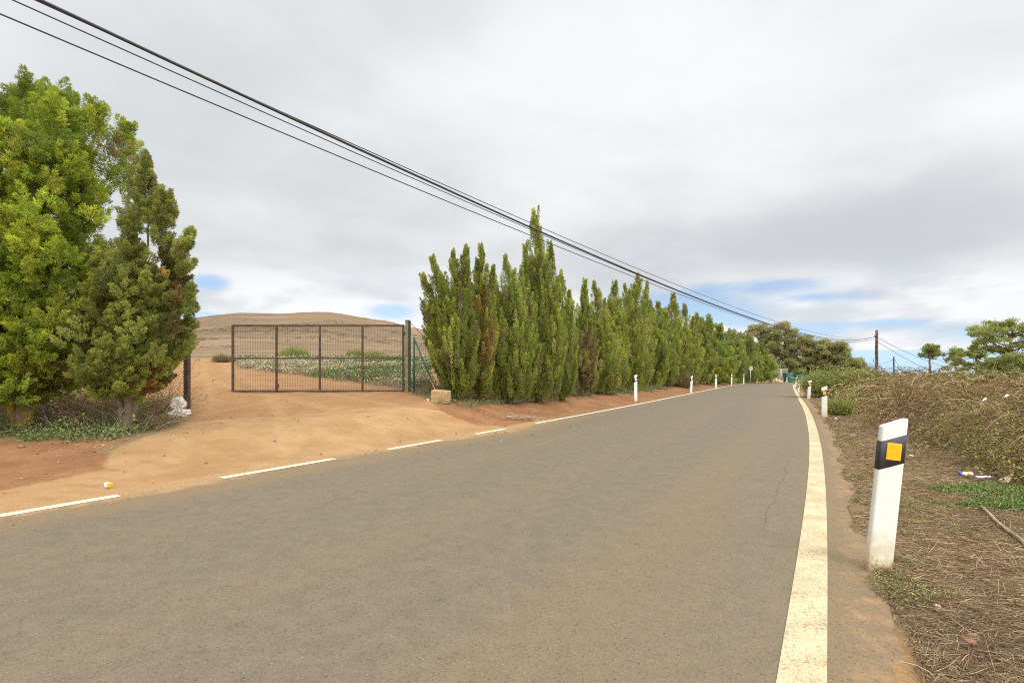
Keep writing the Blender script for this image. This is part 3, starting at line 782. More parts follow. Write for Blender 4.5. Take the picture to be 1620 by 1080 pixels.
# conical darker trees and drooping pale ones at the far end of the row
def end_tree(px, Yv, top, prof, pal, seed, label, up=.5, name='conifer_tree', nleaf=26000, **kw):
    p = at(px, Yv); h = zpx(top, Yv) - p[2]
    t = empty(name, p, 0, label, 'tree', 'trees at the far end of the row')
    trunk_mesh('trunk', seed, h, .1, 8, M['bark'], t, reach=.6)
    a = dict(nplume=170, plen=.9, prad=.24, lsz=.2, lw=.075, lump=.35, spires=6, z0=.04); a.update(kw)
    link_mesh('crown', cypress_crown('crown', seed, h, prof, pal, nleaf=nleaf, up=up, **a), M['leaf'], t)
end_tree(1119, 53, 500, [(0, 1.3), (.15, 1.7), (.45, 1.3), (.75, .6), (1, .06)], 'deep', 51, 'dark conical conifer with ragged layers, behind the third left marker post', .3)
end_tree(1138, 58, 515, [(0, 1.3), (.2, 1.7), (.5, 1.4), (.8, .7), (1, .08)], 'deep', 52, 'dark conifer with a low pointed top, right of the ragged conical one', .35)
end_tree(1155, 63, 527, [(0, 1.2), (.2, 1.8), (.5, 1.9), (.8, 1.2), (1, .3)], 'pale', 53, 'pale drooping tree left of the round road sign', .75, 'drooping_tree', plen=1.3)
end_tree(1177, 69, 529, [(0, 1.2), (.2, 1.9), (.5, 2.0), (.8, 1.3), (1, .3)], 'pale', 54, 'pale willow-like tree right behind the round road sign', .75, 'drooping_tree', plen=1.3)
end_tree(1199, 74, 545, [(0, 1.6), (.2, 2.2), (.5, 2.1), (.8, 1.3), (1, .3)], 'deep', 55, 'rounded dark green tree ending the row, right of the round sign', .4, 'rounded_tree', plen=.8)

# ---- pines beyond the bend
def blob_crown(name, seed, blobs, pal, nleaf, lsz, lw, tuft=.5, flat=.6, up=.5, per=22):
    """crown of many needle tufts scattered over the upper skin of irregular pads"""
    r = np.random.default_rng(seed)
    B = np.array(blobs, float); vol = B[:, 3] * B[:, 4]
    nt_ = max(int(nleaf / per), 10)
    k = r.choice(len(B), nt_, p=vol / vol.sum())
    d = unit(r.normal(size=(nt_, 3))); d[:, 2] = np.where(r.random(nt_) < .75, np.abs(d[:, 2]), d[:, 2])
    rf = (1 - .45 * r.random(nt_) ** 1.5) * (.8 + .45 * r.random(nt_))
    c = B[k, :3] + d * np.stack([B[k, 3], B[k, 3], B[k, 4]], 1) * rf[:, None]
    tone = pick_cols(r, *GREEN[pal], len(B))[k] * .5 + pick_cols(r, *GREEN[pal], nt_) * .5
    tone = tone * (.75 + .5 * r.random((nt_, 1)))
    idx = np.repeat(np.arange(nt_), per); m = len(idx)
    D = unit(r.normal(size=(m, 3)) + d[idx] * .5 + np.array([[0, 0, up]]))
    P = c[idx] + r.normal(size=(m, 3)) * tuft * .45
    cc = tone[idx] * (.75 + .5 * r.random((m, 1)))
    return leaf_mesh(name, P, D, lsz * (.6 + .8 * r.random(m)), lw * (.7 + .6 * r.random(m)), cc, r)

def spread_tree(px, Yv, top, halfw, pal, seed, label, name='pine_tree', nb=16, nleaf=20000, lsz=.30, lw=.10, pads=(.66, .28), low=.3, group='pines beyond the bend', cat='tree', bark='bark', tuft=.4, shape=1.0):
    p = at(px, Yv); h = zpx(top, Yv) - p[2]; w = halfw / F * Yv
    r = np.random.default_rng(seed); random.seed(seed)
    t = empty(name, p, 0, label, cat, group)
    blobs = []; b = MB()
    r0 = .026 * h
    b.tube([(0, 0, -.2), (w * .06, 0, h * .3), (-w * .04, 0, h * .6), (w * .05, 0, h * .9)], [r0 * 1.2, r0, r0 * .7, r0 * .25], 8, wob=.2)
    for i in range(nb):
        f = low + (1 - low) * ((i + .5) / nb) ** .8
        a = i * 2.4 + r.random() * .8
        env = math.sqrt(max(1 - ((f - low) / (1.05 - low)) ** (2 * shape), .04)) * (.6 + .7 * r.random())
        rr = w * env * (.35 + .62 * r.random()) * (.25 if i == nb - 1 else 1)
        s = pads[0] * (.7 + .6 * r.random()) * w / 3; sz = pads[1] * (.7 + .6 * r.random()) * w / 3
        cx_, cy_, cz_ = math.cos(a) * rr, math.sin(a) * rr, h * f - sz
        blobs.append((cx_, cy_, cz_, s, sz))
        z0 = cz_ - rr * .5
        b.tube([(0, 0, max(z0, h * .15)), (cx_ * .55, cy_ * .55, max(z0, h * .15) * .5 + cz_ * .5 - .1), (cx_, cy_, cz_)], [r0 * .45, r0 * .3, r0 * .1], 5, wob=.2)
    b.build('trunk', M[bark], t)
    link_mesh('crown', blob_crown('crown', seed, blobs, pal, nleaf, lsz, lw, tuft), M['leaf'], t)
    return t
spread_tree(1157, 98, 522, 26, 'pine', 201, 'low distant pine showing above the drooping trees', nleaf=9000)
spread_tree(1203, 95, 512, 34, 'pine', 202, 'broad brownish pine left of the tallest pine', nb=32, low=.1)
spread_tree(1242, 92, 509, 34, 'pine', 203, 'tallest pine of the far grove, its top crossed by the cables', nb=32, low=.08, nleaf=22000)
spread_tree(1276, 90, 531, 30, 'pine', 204, 'dark spreading pine behind the green bins, right of the tallest pine', nb=32, low=.06)
spread_tree(1304, 88, 538, 28, 'pine', 205, 'mid-green pine in the right half of the far grove', nb=32, low=.06)
spread_tree(1330, 86, 542, 26, 'pine', 206, 'pine with a rounded shoulder at the right end of the grove', nb=30, low=.06)
spread_tree(1357, 84, 568, 20, 'pine', 207, 'small low pine ending the grove towards the sea', nb=14, low=.1, nleaf=9000)
spread_tree(1222, 108, 528, 34, 'pine', 208, 'pine at the back of the grove, behind the far wall', nb=30, low=.06)
spread_tree(1290, 106, 545, 36, 'pine', 209, 'pine at the back of the grove, behind the green bins', nb=28, low=.05)
# ---- feathery trees over the brambles on the right
RG = 'trees above the brambles on the right'
spread_tree(1600, 26, 506, 62, 'olive', 221, 'wide flat-topped feathery tree at the right edge of the photo', 'acacia_tree', nb=34, nleaf=17000, lsz=.11, lw=.04, pads=(.62, .13), low=.35, group=RG, tuft=.13, shape=1.5)
spread_tree(1612, 21, 562, 52, 'pale', 222, 'lower bushy yellow-green tree under the flat-topped feathery one', 'acacia_tree', nb=26, nleaf=17000, lsz=.11, lw=.042, pads=(.6, .2), low=.2, group=RG, tuft=.16)
spread_tree(1471, 46, 546, 15, 'olive', 223, 'small umbrella-shaped tree standing alone above the brambles', 'acacia_tree', nb=12, nleaf=3600, lsz=.17, lw=.065, pads=(.9, .22), low=.70, group=RG, tuft=.17, bark='bark_pale')
spread_tree(1513, 44, 550, 20, 'olive', 224, 'thin sparse tree with bare branches, right of the umbrella-shaped one', 'acacia_tree', nb=16, nleaf=3200, lsz=.18, lw=.07, pads=(.6, .22), low=.35, group=RG, tuft=.17, bark='bark_pale')
spread_tree(1545, 34, 545, 26, 'olive', 225, 'spindly tree with layered small pads, left of the wide flat-topped one', 'acacia_tree', nb=18, nleaf=5200, lsz=.14, lw=.055, pads=(.6, .14), low=.35, group=RG, tuft=.13)

# ------------------------------------------------------------------ ribbons: stems, straws, grass
def ribbons(name, base, dirs, ln, wd, droop, cols, r, seg=6, curl=.25):
    n = len(base)
    u = np.linspace(0, 1, seg + 1)
    q = r.normal(size=(n, 3)) * curl
    C_ = base[:, None] + dirs[:, None] * (ln[:, None, None] * u[None, :, None]) + q[:, None] * (ln[:, None, None] * (u[None, :, None] ** 2))
    C_[..., 2] -= droop[:, None] * ln[:, None] * u[None] ** 2
    tg = np.gradient(C_, axis=1); tg = unit(tg)
    sd = unit(np.cross(tg, r.normal(size=(n, 1, 3)) + np.zeros_like(tg)))
    w = wd[:, None, None] * (1 - .75 * u)[None, :, None] * .5
    V = np.stack([C_ - sd * w, C_ + sd * w], 2)              # n, seg+1, 2, 3
    idx = np.arange(n * (seg + 1) * 2).reshape(n, seg + 1, 2)
    f = np.stack([idx[:, :-1, 0], idx[:, :-1, 1], idx[:, 1:, 1], idx[:, 1:, 0]], -1).reshape(-1, 4)
    return V.reshape(-1, 3), f, np.repeat(cols, seg, 0), C_

def join_meshes(name, parts, mat):
    vs, fs, cs, o = [], [], [], 0
    for v, f, c in parts:
        vs.append(v); fs.append(f + o); cs.append(c); o += len(v)
    me = mesh_np(name, np.vstack(vs), np.vstack(fs)); set_col(me, 'leaf', np.vstack(cs))
    return link_mesh(name, me, mat)

def leaves_raw(P, D, ln, wd, cols, r):
    n = len(P); sd = unit(np.cross(D, r.normal(size=(n, 3)))); ln = ln[:, None]; wd = wd[:, None]
    v = np.empty((n, 4, 3)); v[:, 0] = P; v[:, 1] = P + D * ln * .5 + sd * wd * .5; v[:, 2] = P + D * ln; v[:, 3] = P + D * ln * .5 - sd * wd * .5
    return v.reshape(-1, 3), np.arange(n * 4).reshape(-1, 4), cols

def scatter_near(r, n, test, ymin, ymax, xmin, xmax, p=1.0):
    """points with density falling with distance from the viewer side of the scene"""
    out = []
    got = 0
    while got < n:
        Yv = ymin * (ymax / ymin) ** (r.random(n * 3) ** p); a = xmin + (xmax - xmin) * r.random(n * 3)
        X = a * Yv; k = test(X, Yv); out.append(np.stack([X[k], Yv[k]], 1)); got += k.sum()
    return np.vstack(out)[:n]

DRY = np.array([(.30, .205, .115), (.21, .14, .078), (.41, .31, .185), (.14, .088, .05), (.245, .15, .085), (.33, .245, .155)])

def brambles():
    r = np.random.default_rng(5)
    t = lambda X, Y: bramble_d(X, Y) > .05 + .5 * vnoise(X * 1.5, Y * 1.5, 4)
    n = 30000
    p = scatter_near(r, n, t, 3.0, 55, .45, 1.6)
    d = bramble_d(p[:, 0], p[:, 1]); Yd = p[:, 1]
    z = ground(p[:, 0], p[:, 1], False)
    base = np.column_stack([p, z])
    hgt = (.28 + .72 * sstep(0, 1.8, d)) * (.30 + 1.35 * vnoise(p[:, 0] * 1.0, p[:, 1] * 1.0, 8))
    lift = r.random(n) * hgt * .7
    base[:, 2] += lift
    dirs = unit(np.column_stack([r.normal(size=(n, 2)), np.abs(r.normal(size=n)) * .75 + .1]))
    ln = (.35 + .65 * r.random(n)) * hgt * 1.15
    wd = np.maximum(.006 + .007 * r.random(n), Yd * .0013)
    cl = vnoise(p[:, 0] * .6, p[:, 1] * .6, 15)
    cols = DRY[r.integers(0, len(DRY), n)] * np.array([[.98, .92, .80]]) * (.42 + .9 * r.random((n, 1))) * (.7 + .6 * fbm(p[:, 0] * .5, p[:, 1] * .5, 91))[:, None]
    v, f, c, curve = ribbons('x', base, dirs, ln, wd, .55 + .5 * r.random(n), cols, r)
    parts = [(v, f, c)]
    # leaves along the stems, greener in drifts and towards the right
    m = 120000
    k = r.integers(0, n, m); j = r.integers(1, 7, m)
    P = curve[k, j] + r.normal(size=(m, 3)) * .03
    X, Y = P[:, 0], P[:, 1]
    g = fbm(X * .55, Y * .55, 31) + sstep(.80, 1.0, X / np.maximum(Y, .1)) * .24 * sstep(.35, .6, vnoise(X * .8, Y * .8, 66)) + sstep(14, 22, Y) * .12
    green = g > .525 - .20 * (r.random(m) - .5)
    gc = pick_cols(r, [(.25, .255, .065), (.31, .30, .085), (.18, .195, .052), (.37, .325, .11)], [3, 2, 2, 1], m)
    bc = pick_cols(r, [(.26, .155, .075), (.21, .115, .055), (.33, .21, .11), (.2, .16, .065)], [3, 3, 1, 1], m)
    cols = np.where(green[:, None], gc, bc) * (.7 + .55 * r.random((m, 1)))
    keep = r.random(m) < np.where(green, .95, .18)
    D = unit(r.normal(size=(m, 3)) + np.array([[0, 0, .3]]))
    s = np.maximum(.015 + .018 * r.random(m), Y * .0030)
    parts.append(leaves_raw(P[keep], D[keep], (s * 1.5)[keep], (s * .75)[keep], cols[keep], r))
    o = join_meshes('bramble_thicket', parts, M['straw'])
    tag(o, 'tangled thicket of dry brown and green brambles right of the road', 'brambles', kind='stuff')
brambles()

def bush(px, Yv, top, halfw, pal, seed, label, nleaf=15000, ls=.09, name='bush', depth=1.0, up=1.0):
    r = np.random.default_rng(seed)
    p = at(px, Yv); h = zpx(top, Yv) - p[2]; w = halfw / F * Yv
    t = empty(name, p, 0, label, 'bush', 'green bushes')
    n = 900
    a = r.random(n) * 6.283; q = np.sqrt(r.random(n))
    base = np.stack([np.cos(a) * q * w * .6, np.sin(a) * q * w * .6 * depth, np.zeros(n)], 1)
    dirs = unit(np.stack([np.cos(a) * q * .8, np.sin(a) * q * .8 * depth, np.ones(n) * up], 1) + r.normal(size=(n, 3)) * .25)
    ln = h * (1.05 - .45 * q ** 2) * (.7 + .4 * r.random(n)) * (.75 + .5 * vnoise(a * 1.2, q * 2, seed))
    cols = DRY[r.integers(0, 6, n)] * .6
    v, f, c, curve = ribbons('x', base, dirs, ln, np.full(n, .012), np.full(n, .15), cols, r, 6, .2)
    me = mesh_np('stems', v, f); set_col(me, 'leaf', c); link_mesh('stems', me, M['straw'], t)
    k = r.integers(0, n, nleaf); j = r.integers(2, 7, nleaf)
    P = curve[k, j] + r.normal(size=(nleaf, 3)) * ls * .8
    D = unit(r.normal(size=(nleaf, 3)) * .7 + dirs[k])
    cols = pick_cols(r, *GREEN[pal], n)[k] * (.7 + .6 * r.random((nleaf, 1)))
    link_mesh('foliage', leaf_mesh('foliage', P, D, ls * (.7 + .6 * r.random(nleaf)), ls * .32 * (.7 + .6 * r.random(nleaf)), cols, r), M['leaf'], t)
bush(1318, 27, 584, 44, 'pale', 61, 'feathery yellow-green bush above the farther amber marker posts', 22000, .13)
bush(1368, 26, 588, 36, 'pale', 62, 'olive-yellow bush at the foot of the nearer wooden pole', 15000, .13)
bush(1372, 70, 585, 9, 'bright', 63, 'small bright green rounded shrub at the end of the pine grove', 4000, .2)
bush(1330, 15.5, 632, 16, 'mid', 64, 'low green shrub behind the second amber marker post', 6000, .07)
bush(1080, 40, 586, 17, 'brown', 65, 'dry grey-brown shrub under the cypresses, behind the second left marker', 6000, .12)
# shrubs behind the field seen through the gate
bush(466, 47, 552, 22, 'deep', 66, 'dark green shrub behind the field, seen through the second gate panel', 9000, .16)
bush(562, 47, 556, 13, 'deep', 67, 'small dark shrub behind the field, seen through the third gate panel', 5000, .16)
bush(585, 48, 558, 34, 'mid', 68, 'spreading grey-green shrub behind the field, right of the small dark one', 8000, .16)
bush(352, 38, 560, 15, 'brown', 69, 'dry pale weedy shrub beside the track at the left end of the gate', 3500, .10)

def verge_litter():
    r = np.random.default_rng(8)
    def t(X, Y):
        S, T = road_st(X, Y)
        return (T > .22 + .22 * vnoise(X * 3, Y * 3, 2)) & (bramble_d(X, Y) < .8)
    n = 100000
    p = scatter_near(r, n, t, 1.3, 30, .42, 1.7, .85)
    z = ground(p[:, 0], p[:, 1])
    base = np.column_stack([p, z + .004 + .022 * r.random(n)])
    a = r.normal(size=n) * .9 + .55
    dirs = unit(np.column_stack([np.cos(a), -np.sin(a), r.normal(size=n) * .10 + .02]))
    ln = .04 + .16 * r.random(n) ** 1.6; wd = np.maximum(.0016 + .0026 * r.random(n), p[:, 1] * .0007)
    cols = DRY[r.integers(0, 6, n)] * (.55 + .75 * r.random((n, 1)))
    cols *= (.75 + .5 * fbm(p[:, 0] * 1.2, p[:, 1] * 1.2, 6))[:, None]
    v, f, c, _ = ribbons('x', base, dirs, ln, wd, np.full(n, .08), cols, r, 2, .12)
    o = join_meshes('dry_grass', [(v, f, c)], M['straw'])
    tag(o, 'cut straw and dead grass littering the right verge', 'dry grass', kind='stuff')
    # upright sparse dry and green tufts
    n = 16000
    def t2(X, Y): return t(X, Y) & (fbm(X * 2.3, Y * 2.3, 12) > .54)
    p = scatter_near(r, n, t2, 1.4, 30, .42, 1.7, .9)
    z = ground(p[:, 0], p[:, 1])
    base = np.column_stack([p, z])
    dirs = unit(np.column_stack([r.normal(size=(n, 2)) * .6, np.ones(n)]))
    g = fbm(p[:, 0] * .9, p[:, 1] * .9, 44) > .5
    gc = pick_cols(r, [(.2, .22, .06), (.26, .26, .08), (.16, .18, .055), (.33, .31, .08)], [3, 2, 2, .8], n)
    cols = np.where(g[:, None], gc, DRY[r.integers(0, 6, n)]) * (.7 + .5 * r.random((n, 1)))
    v, f, c, _ = ribbons('x', base, dirs, .03 + .11 * r.random(n) ** 1.5, np.maximum(.003 + .003 * r.random(n), p[:, 1] * .0009), .5 + .5 * r.random(n), cols, r, 3, .3)
    m = 6000
    def t3(X, Y): return t(X, Y) & (fbm(X * 1.7, Y * 1.7, 52) > .64)
    q = scatter_near(r, m, t3, 1.4, 20, .42, 1.7, .9); zq = ground(q[:, 0], q[:, 1])
    P = np.column_stack([q, zq + .01 + .05 * r.random(m)])
    D = unit(r.normal(size=(m, 3)) + np.array([[0, 0, .4]]))
    lc = pick_cols(r, [(.18, .22, .06), (.24, .26, .08), (.14, .17, .05), (.4, .36, .06), (.3, .22, .11)], [3, 2, 2, .3, 1], m) * (.7 + .5 * r.random((m, 1)))
    l = leaves_raw(P, D, .010 + .018 * r.random(m), .005 + .008 * r.random(m), lc, r)
    o = join_meshes('grass', [(v, f, c), l], M['straw'])
    tag(o, 'sparse green and dry grass tufts on the right verge', 'grass', kind='stuff')
verge_litter()

def weed_patch(name, test, n, nl, box, pal, label, cat, hgt=.12, seed=3, ls=.035, stem=DRY):
    r = np.random.default_rng(seed)
    pts = []
    got = 0
    while got < n:
        X = box[0] + (box[1] - box[0]) * r.random(n * 4); Y = box[2] + (box[3] - box[2]) * r.random(n * 4)
        k = test(X, Y); pts.append(np.stack([X[k], Y[k]], 1)); got += k.sum()
        if len(pts) > 60: break
    p = np.vstack(pts)[:n]; n = len(p)
    z = ground(p[:, 0], p[:, 1]); base = np.column_stack([p, z])
    dirs = unit(np.column_stack([r.normal(size=(n, 2)) * .7, np.ones(n)]))
    cols = stem[r.integers(0, len(stem), n)] * (.6 + .5 * r.random((n, 1)))
    hh = hgt * (.4 + .9 * r.random(n)) * (.6 + .8 * vnoise(p[:, 0] * 1.3, p[:, 1] * 1.3, seed))
    v, f, c, curve = ribbons('x', base, dirs, hh, np.maximum(.003 + .003 * r.random(n), p[:, 1] * .0007), .3 + .4 * r.random(n), cols, r, 4, .35)
    parts = [(v, f, c)]
    if nl:
        k = r.integers(0, n, nl); j = r.integers(1, 5, nl)
        P = curve[k, j] + r.normal(size=(nl, 3)) * ls * .8; P[:, 2] = np.maximum(P[:, 2], z[k] + .005)
        D = unit(r.normal(size=(nl, 3)) + np.array([[0, 0, .5]]))
        lc = pick_cols(r, *pal, nl) * (.65 + .6 * r.random((nl, 1)))
        parts.append(leaves_raw(P, D, ls * (.6 + .8 * r.random(nl)), ls * .55 * (.6 + .8 * r.random(nl)), lc, r))
    o = join_meshes(name, parts, M['straw'])
    return tag(o, label, cat, kind='stuff')

def near_mat(cx, cy, rx, ry):
    return lambda X, Y: ((X - cx) / rx) ** 2 + ((Y - cy) / ry) ** 2 < .4 + .9 * vnoise(X * 5, Y * 5, 9)
WEED = ([(.13, .19, .055), (.17, .22, .065), (.10, .135, .045), (.21, .23, .08)], [3, 2, 2, 1])
for q_, (px_, py_, rx_, ry_) in enumerate(((1560, 778, .55, .26), (1590, 803, .42, .2), (1625, 806, .4, .25))):
    cx_ = F * H / (py_ - 592); cxx = (px_ - 810) / F * cx_
    weed_patch('weeds', near_mat(cxx, cx_, rx_, ry_), 600, 5200, (cxx - .9, cxx + .9, cx_ - .6, cx_ + .6), ([(.15, .23, .06), (.20, .28, .07), (.12, .17, .05), (.26, .28, .09)], [3, 2, 2, 1]), ['fresh green weed mat just in front of the capped bottle', 'fresh green weed mat at the top end of the bare branch', 'fresh green weed mat at the right edge of the verge'][q_], 'weeds', .10, 80 + q_, .022)
def t_left(X, Y):
    S, T = road_st(X, Y); dr = poly_sd(X, Y, DRIVE); nz = fbm(X * .9, Y * .9, 17)
    return (dr < -.15) & (np.hypot(X + 7.1, Y - 10.3) > .75) & (Y > 7.9 + (nz - .5) * 1.6) & (X < -5.9)
weed_patch('weeds', lambda X, Y: t_left(X, Y) & (X < -7.2 + 1.2 * fbm(X, Y, 2)), 3500, 26000, (-14, -6, 7.4, 11), WEED, 'dense low green weeds under the conifers left of the entrance', 'weeds', .28, 71, .05)
weed_patch('sparse_grass', lambda X, Y: t_left(X, Y) & (fbm(X * 1.5, Y * 1.5, 3) > .48), 7000, 0, (-14, -5.9, 7.2, 10.5), WEED, 'thin short grass in front of the conifers left of the entrance', 'grass', .12, 72, stem=np.array([(.14, .16, .06), (.2, .19, .08), (.3, .22, .12), (.11, .14, .05)]))
weed_patch('dry_undergrowth', t_left, 5500, 9000, (-13, -6.3, 8.6, 12), ([(.2, .13, .07), (.14, .1, .05), (.1, .11, .04)], [2, 2, 1]), 'dead twigs tangled beneath the left conifers', 'undergrowth', 1.1, 73, .04)
def t_row(lo, hi):
    def f(X, Y):
        S, T = road_st(X, Y); dr = poly_sd(X, Y, DRIVE); nz = fbm(X * .9, Y * .9, 18) - .5
        return (dr < -.2) & (T + nz * 1.4 < -W_ROAD - lo) & (T > -W_ROAD - hi) & (810 + F * X / Y > 655)
    return f
weed_patch('weeds', lambda X, Y: t_row(2.0, 4.0)(X, Y) & (fbm(X * .5, Y * .5, 23) > .47), 5000, 22000, (-4, 16, 11.5, 36), WEED, 'low green weeds along the foot of the cypress row', 'weeds', .16, 74, .05)
weed_patch('dry_undergrowth', t_row(2.5, 5.6), 7000, 22000, (-4, 26, 12, 50), ([(.2, .14, .075), (.15, .11, .055), (.09, .105, .04), (.12, .13, .05)], [2, 2, 1.5, 1.5]), 'dry twigs and grey-green scrub beneath the cypress row', 'undergrowth', .8, 75, .06)
weed_patch('sparse_grass', lambda X, Y: t_row(1.6, 3.2)(X, Y) & (fbm(X * .7, Y * .7, 33) > .45), 7000, 0, (-2, 36, 11, 66), WEED, 'thin dry grass between the red soil and the cypresses', 'grass', .14, 76, stem=np.array([(.2, .18, .08), (.3, .22, .12), (.26, .2, .1), (.15, .15, .06)]))

weed_patch('dry_undergrowth', lambda X, Y: (X / Y > .47) & (X / Y < .69), 3600, 42000, (38, 74, 93, 108), ([(.14, .11, .06), (.11, .10, .05), (.17, .12, .07), (.09, .10, .045)], [2, 2, 1, 1.5]), 'dark brown scrub filling the ground under the far pines', 'undergrowth', 3.4, 77, .42)
# crop in the field
def crops():
    r = np.random.default_rng(19)
    n = 4600; pts = []
    got = 0
    while got < n:
        Yv = 15.5 * (46 / 15.5) ** r.random(n * 3); X = Yv * (-.62 + .45 * r.random(n * 3))
        k = poly_sd(X, Yv, FIELD) > .15; pts.append(np.stack([X[k], Yv[k]], 1)); got += k.sum()
    p = np.vstack(pts)[:n]
    z = ground(p[:, 0], p[:, 1])
    per = 15
    idx = np.repeat(np.arange(n), per); m = len(idx)
    P = np.column_stack([p, z])[idx] + np.column_stack([r.normal(size=(m, 2)) * .13, .04 + .22 * r.random(m)])
    D = unit(r.normal(size=(m, 3)) + np.array([[0, 0, .8]]))
    tone = fbm(p[:, 0] * .35, p[:, 1] * .35, 77)
    gg = np.clip((tone - .42) * 4 + sstep(-14, -5, p[:, 0]) * .35 + (r.random(n) - .5) * .9, 0, 1)
    gc = pick_cols(r, [(.11, .16, .05), (.15, .19, .06), (.08, .12, .04)], [3, 2, 2], n); dc = pick_cols(r, [(.42, .38, .26), (.32, .28, .17), (.26, .2, .12), (.36, .34, .12)], [3, 2, 2, 1], n)
    cols = np.where((r.random((m, 1)) < gg[idx][:, None]), gc[idx], dc[idx]) * (.65 + .6 * r.random((m, 1)))
    s = np.maximum(.08, p[idx, 1] * .0042)
    o = join_meshes('crop_plants', [leaves_raw(P, D, s * (.7 + .6 * r.random(m)), s * .6 * (.7 + .6 * r.random(m)), cols, r)], M['straw'])
    tag(o, 'withering green and straw-coloured crop in the field behind the gate', 'crop', kind='stuff')
crops()

def pebbles():
    r = np.random.default_rng(29); n = 5200
    Yv = 3.5 * (26 / 3.5) ** r.random(n * 4); X = Yv * (-1.15 + 1.7 * r.random(n * 4))
    S, T = road_st(X, Yv); dr = poly_sd(X, Yv, DRIVE)
    dens = np.where(dr > 0, .10, .5) * (.25 + 1.3 * (fbm(X * 1.1, Yv * 1.1, 3) - .35)); k = ((T < -W_ROAD - .25) & (T > -W_ROAD - 9) & (r.random(n * 4) < dens)) | ((T > .2) & (T < .5) & (r.random(n * 4) < .7)) | ((T < -W_ROAD + 1.2) & (T > -W_ROAD - .3) & (S > 0) & (S < 13) & (r.random(n * 4) < .04))
    X, Yv = X[k][:n], Yv[k][:n]; n = len(X); S, T = road_st(X, Yv)
    z = np.where((T > -W_ROAD - .3) & (T < .2), plane(X, Yv), ground(X, Yv))
    s = (.005 + .018 * r.random(n) ** 4) * np.clip(Yv / 6, .7, 2)
    base = np.array([(1, 0, -.3), (-.5, .87, -.3), (-.5, -.87, -.3), (.3, .2, .7), (-.5, 0, .55), (.1, -.5, .6)])
    f0 = np.array([(0, 3, 5), (3, 4, 5), (1, 4, 3), (0, 1, 3), (1, 2, 4), (2, 5, 4), (2, 0, 5), (0, 2, 1)])
    a = r.random(n) * 6.283; ca, sa = np.cos(a), np.sin(a)
    b = base[None] * (1 + .35 * r.normal(size=(n, 6, 3))) * s[:, None, None]
    V = np.stack([b[..., 0] * ca[:, None] - b[..., 1] * sa[:, None], b[..., 0] * sa[:, None] + b[..., 1] * ca[:, None], b[..., 2] * .75], -1) + np.stack([X, Yv, z + s * .2], 1)[:, None]
    f = (f0[None] + np.arange(n)[:, None, None] * 6).reshape(-1, 3)
    cols = pick_cols(r, [(.36, .22, .11), (.26, .14, .07), (.44, .32, .19), (.15, .09, .055)], [3, 3, 1.4, .8], n) * (.7 + .5 * r.random((n, 1)))
    me = mesh_np('gravel', V.reshape(-1, 3), f); set_col(me, 'leaf', np.repeat(cols, 8, 0))
    tag(link_mesh('gravel', me, M['straw']), 'loose clods and pebbles strewn over the driveway and soil', 'gravel', kind='stuff')
pebbles()

# low scrub dotted over the hills
def hill_scrub():
    r = np.random.default_rng(23); n = 9000
    Yv = 52 * (420 / 52) ** r.random(n); X = Yv * (-.85 + .75 * r.random(n))
    k = fbm(X * .012, Yv * .05, 5) > .60; X, Yv = X[k], Yv[k]; n = len(X)
    z = ground(X, Yv); per = 12; idx = np.repeat(np.arange(n), per); m = len(idx)
    s = np.clip(Yv * .0022, .12, .5)
    P = np.column_stack([X, Yv, z])[idx] + np.column_stack([r.normal(size=(m, 2)) * (s[idx] * 1.1)[:, None], s[idx] * .5 * r.random(m)])
    D = unit(r.normal(size=(m, 3)) + np.array([[0, 0, .4]]))
    cols = pick_cols(r, [(.17, .125, .07), (.13, .11, .06), (.22, .16, .09), (.1, .1, .05)], [3, 2, 2, 1], m)
    o = join_meshes('hill_scrub', [leaves_raw(P, D, s[idx] * .8, s[idx] * .5, cols, r)], M['straw'])
    tag(o, 'sparse dark scrub dotted over the dry hillside', 'scrub', kind='stuff')
hill_scrub()

# ------------------------------------------------------------------ marker posts
def post_ring(w, d, n=20):
    """rounded, slightly bulging section; front faces -y"""
    pts = []
    for k in range(n):
        a = 2 * math.pi * k / n
        c, s = math.cos(a), math.sin(a)
        e = .30
        pts.append((math.copysign(abs(c) ** e, c) * w / 2, math.copysign(abs(s) ** e, s) * d / 2))
    return pts
def make_post(h, slope, ref_mat, w=.150, d=.055):
    t = empty('marker_post', (0, 0, 0))
    def ring(z, g=0.0, sl=slope, inset=0.0):
        return [(x * (1 + g / w * 2) * (1 - inset), y * (1 + g / d * 2) * (1 - inset), z + sl * x) for x, y in post_ring(w, d)]
    b = MB()
    b.loft([ring(-.25, sl=0), ring(.02, sl=0), ring(h * .5, sl=0), ring(h - .009), ring(h - .003, inset=.012), ring(h, inset=.06)])
    b.build('post_body', M['post_white'], t)
    b = MB(); zt, zb = h - .10, h - .29
    b.loft([ring(zb, 0.0005), ring(zb + .001, .0022), ring(zt - .001, .0022), ring(zt, .0005)])
    bb = b.build('black_band', M['black'], t)
    b = MB(); b.box((0, -d / 2 - .006, (zt + zb) / 2 + .004), (.086, .008, .112), None, .002)
    rf = b.build('reflector', ref_mat, t)
    b = MB()
    for s in (-1, 1):
        b = MB(); zc = (zt + zb) / 2 + .004 + s * .04
        b.tube([(0, -d / 2 - .009, zc), (0, -d / 2 - .013, zc)], [.005, .0035], 8); b.build('rivet', M['chrome'], rf)
    return t
def copy_tree(o, parent=None):
    c = o.copy(); C.objects.link(c)
    if parent: c.parent = parent
    for ch in list(o.children): copy_tree(ch, c)
    return c
POST_G = 'roadside marker posts'
proto_r = make_post(.995, .44, M['amber'])
proto_l = make_post(1.17, .44, M['white_ref'], .14, .055)
first = {'r': True, 'l': True}
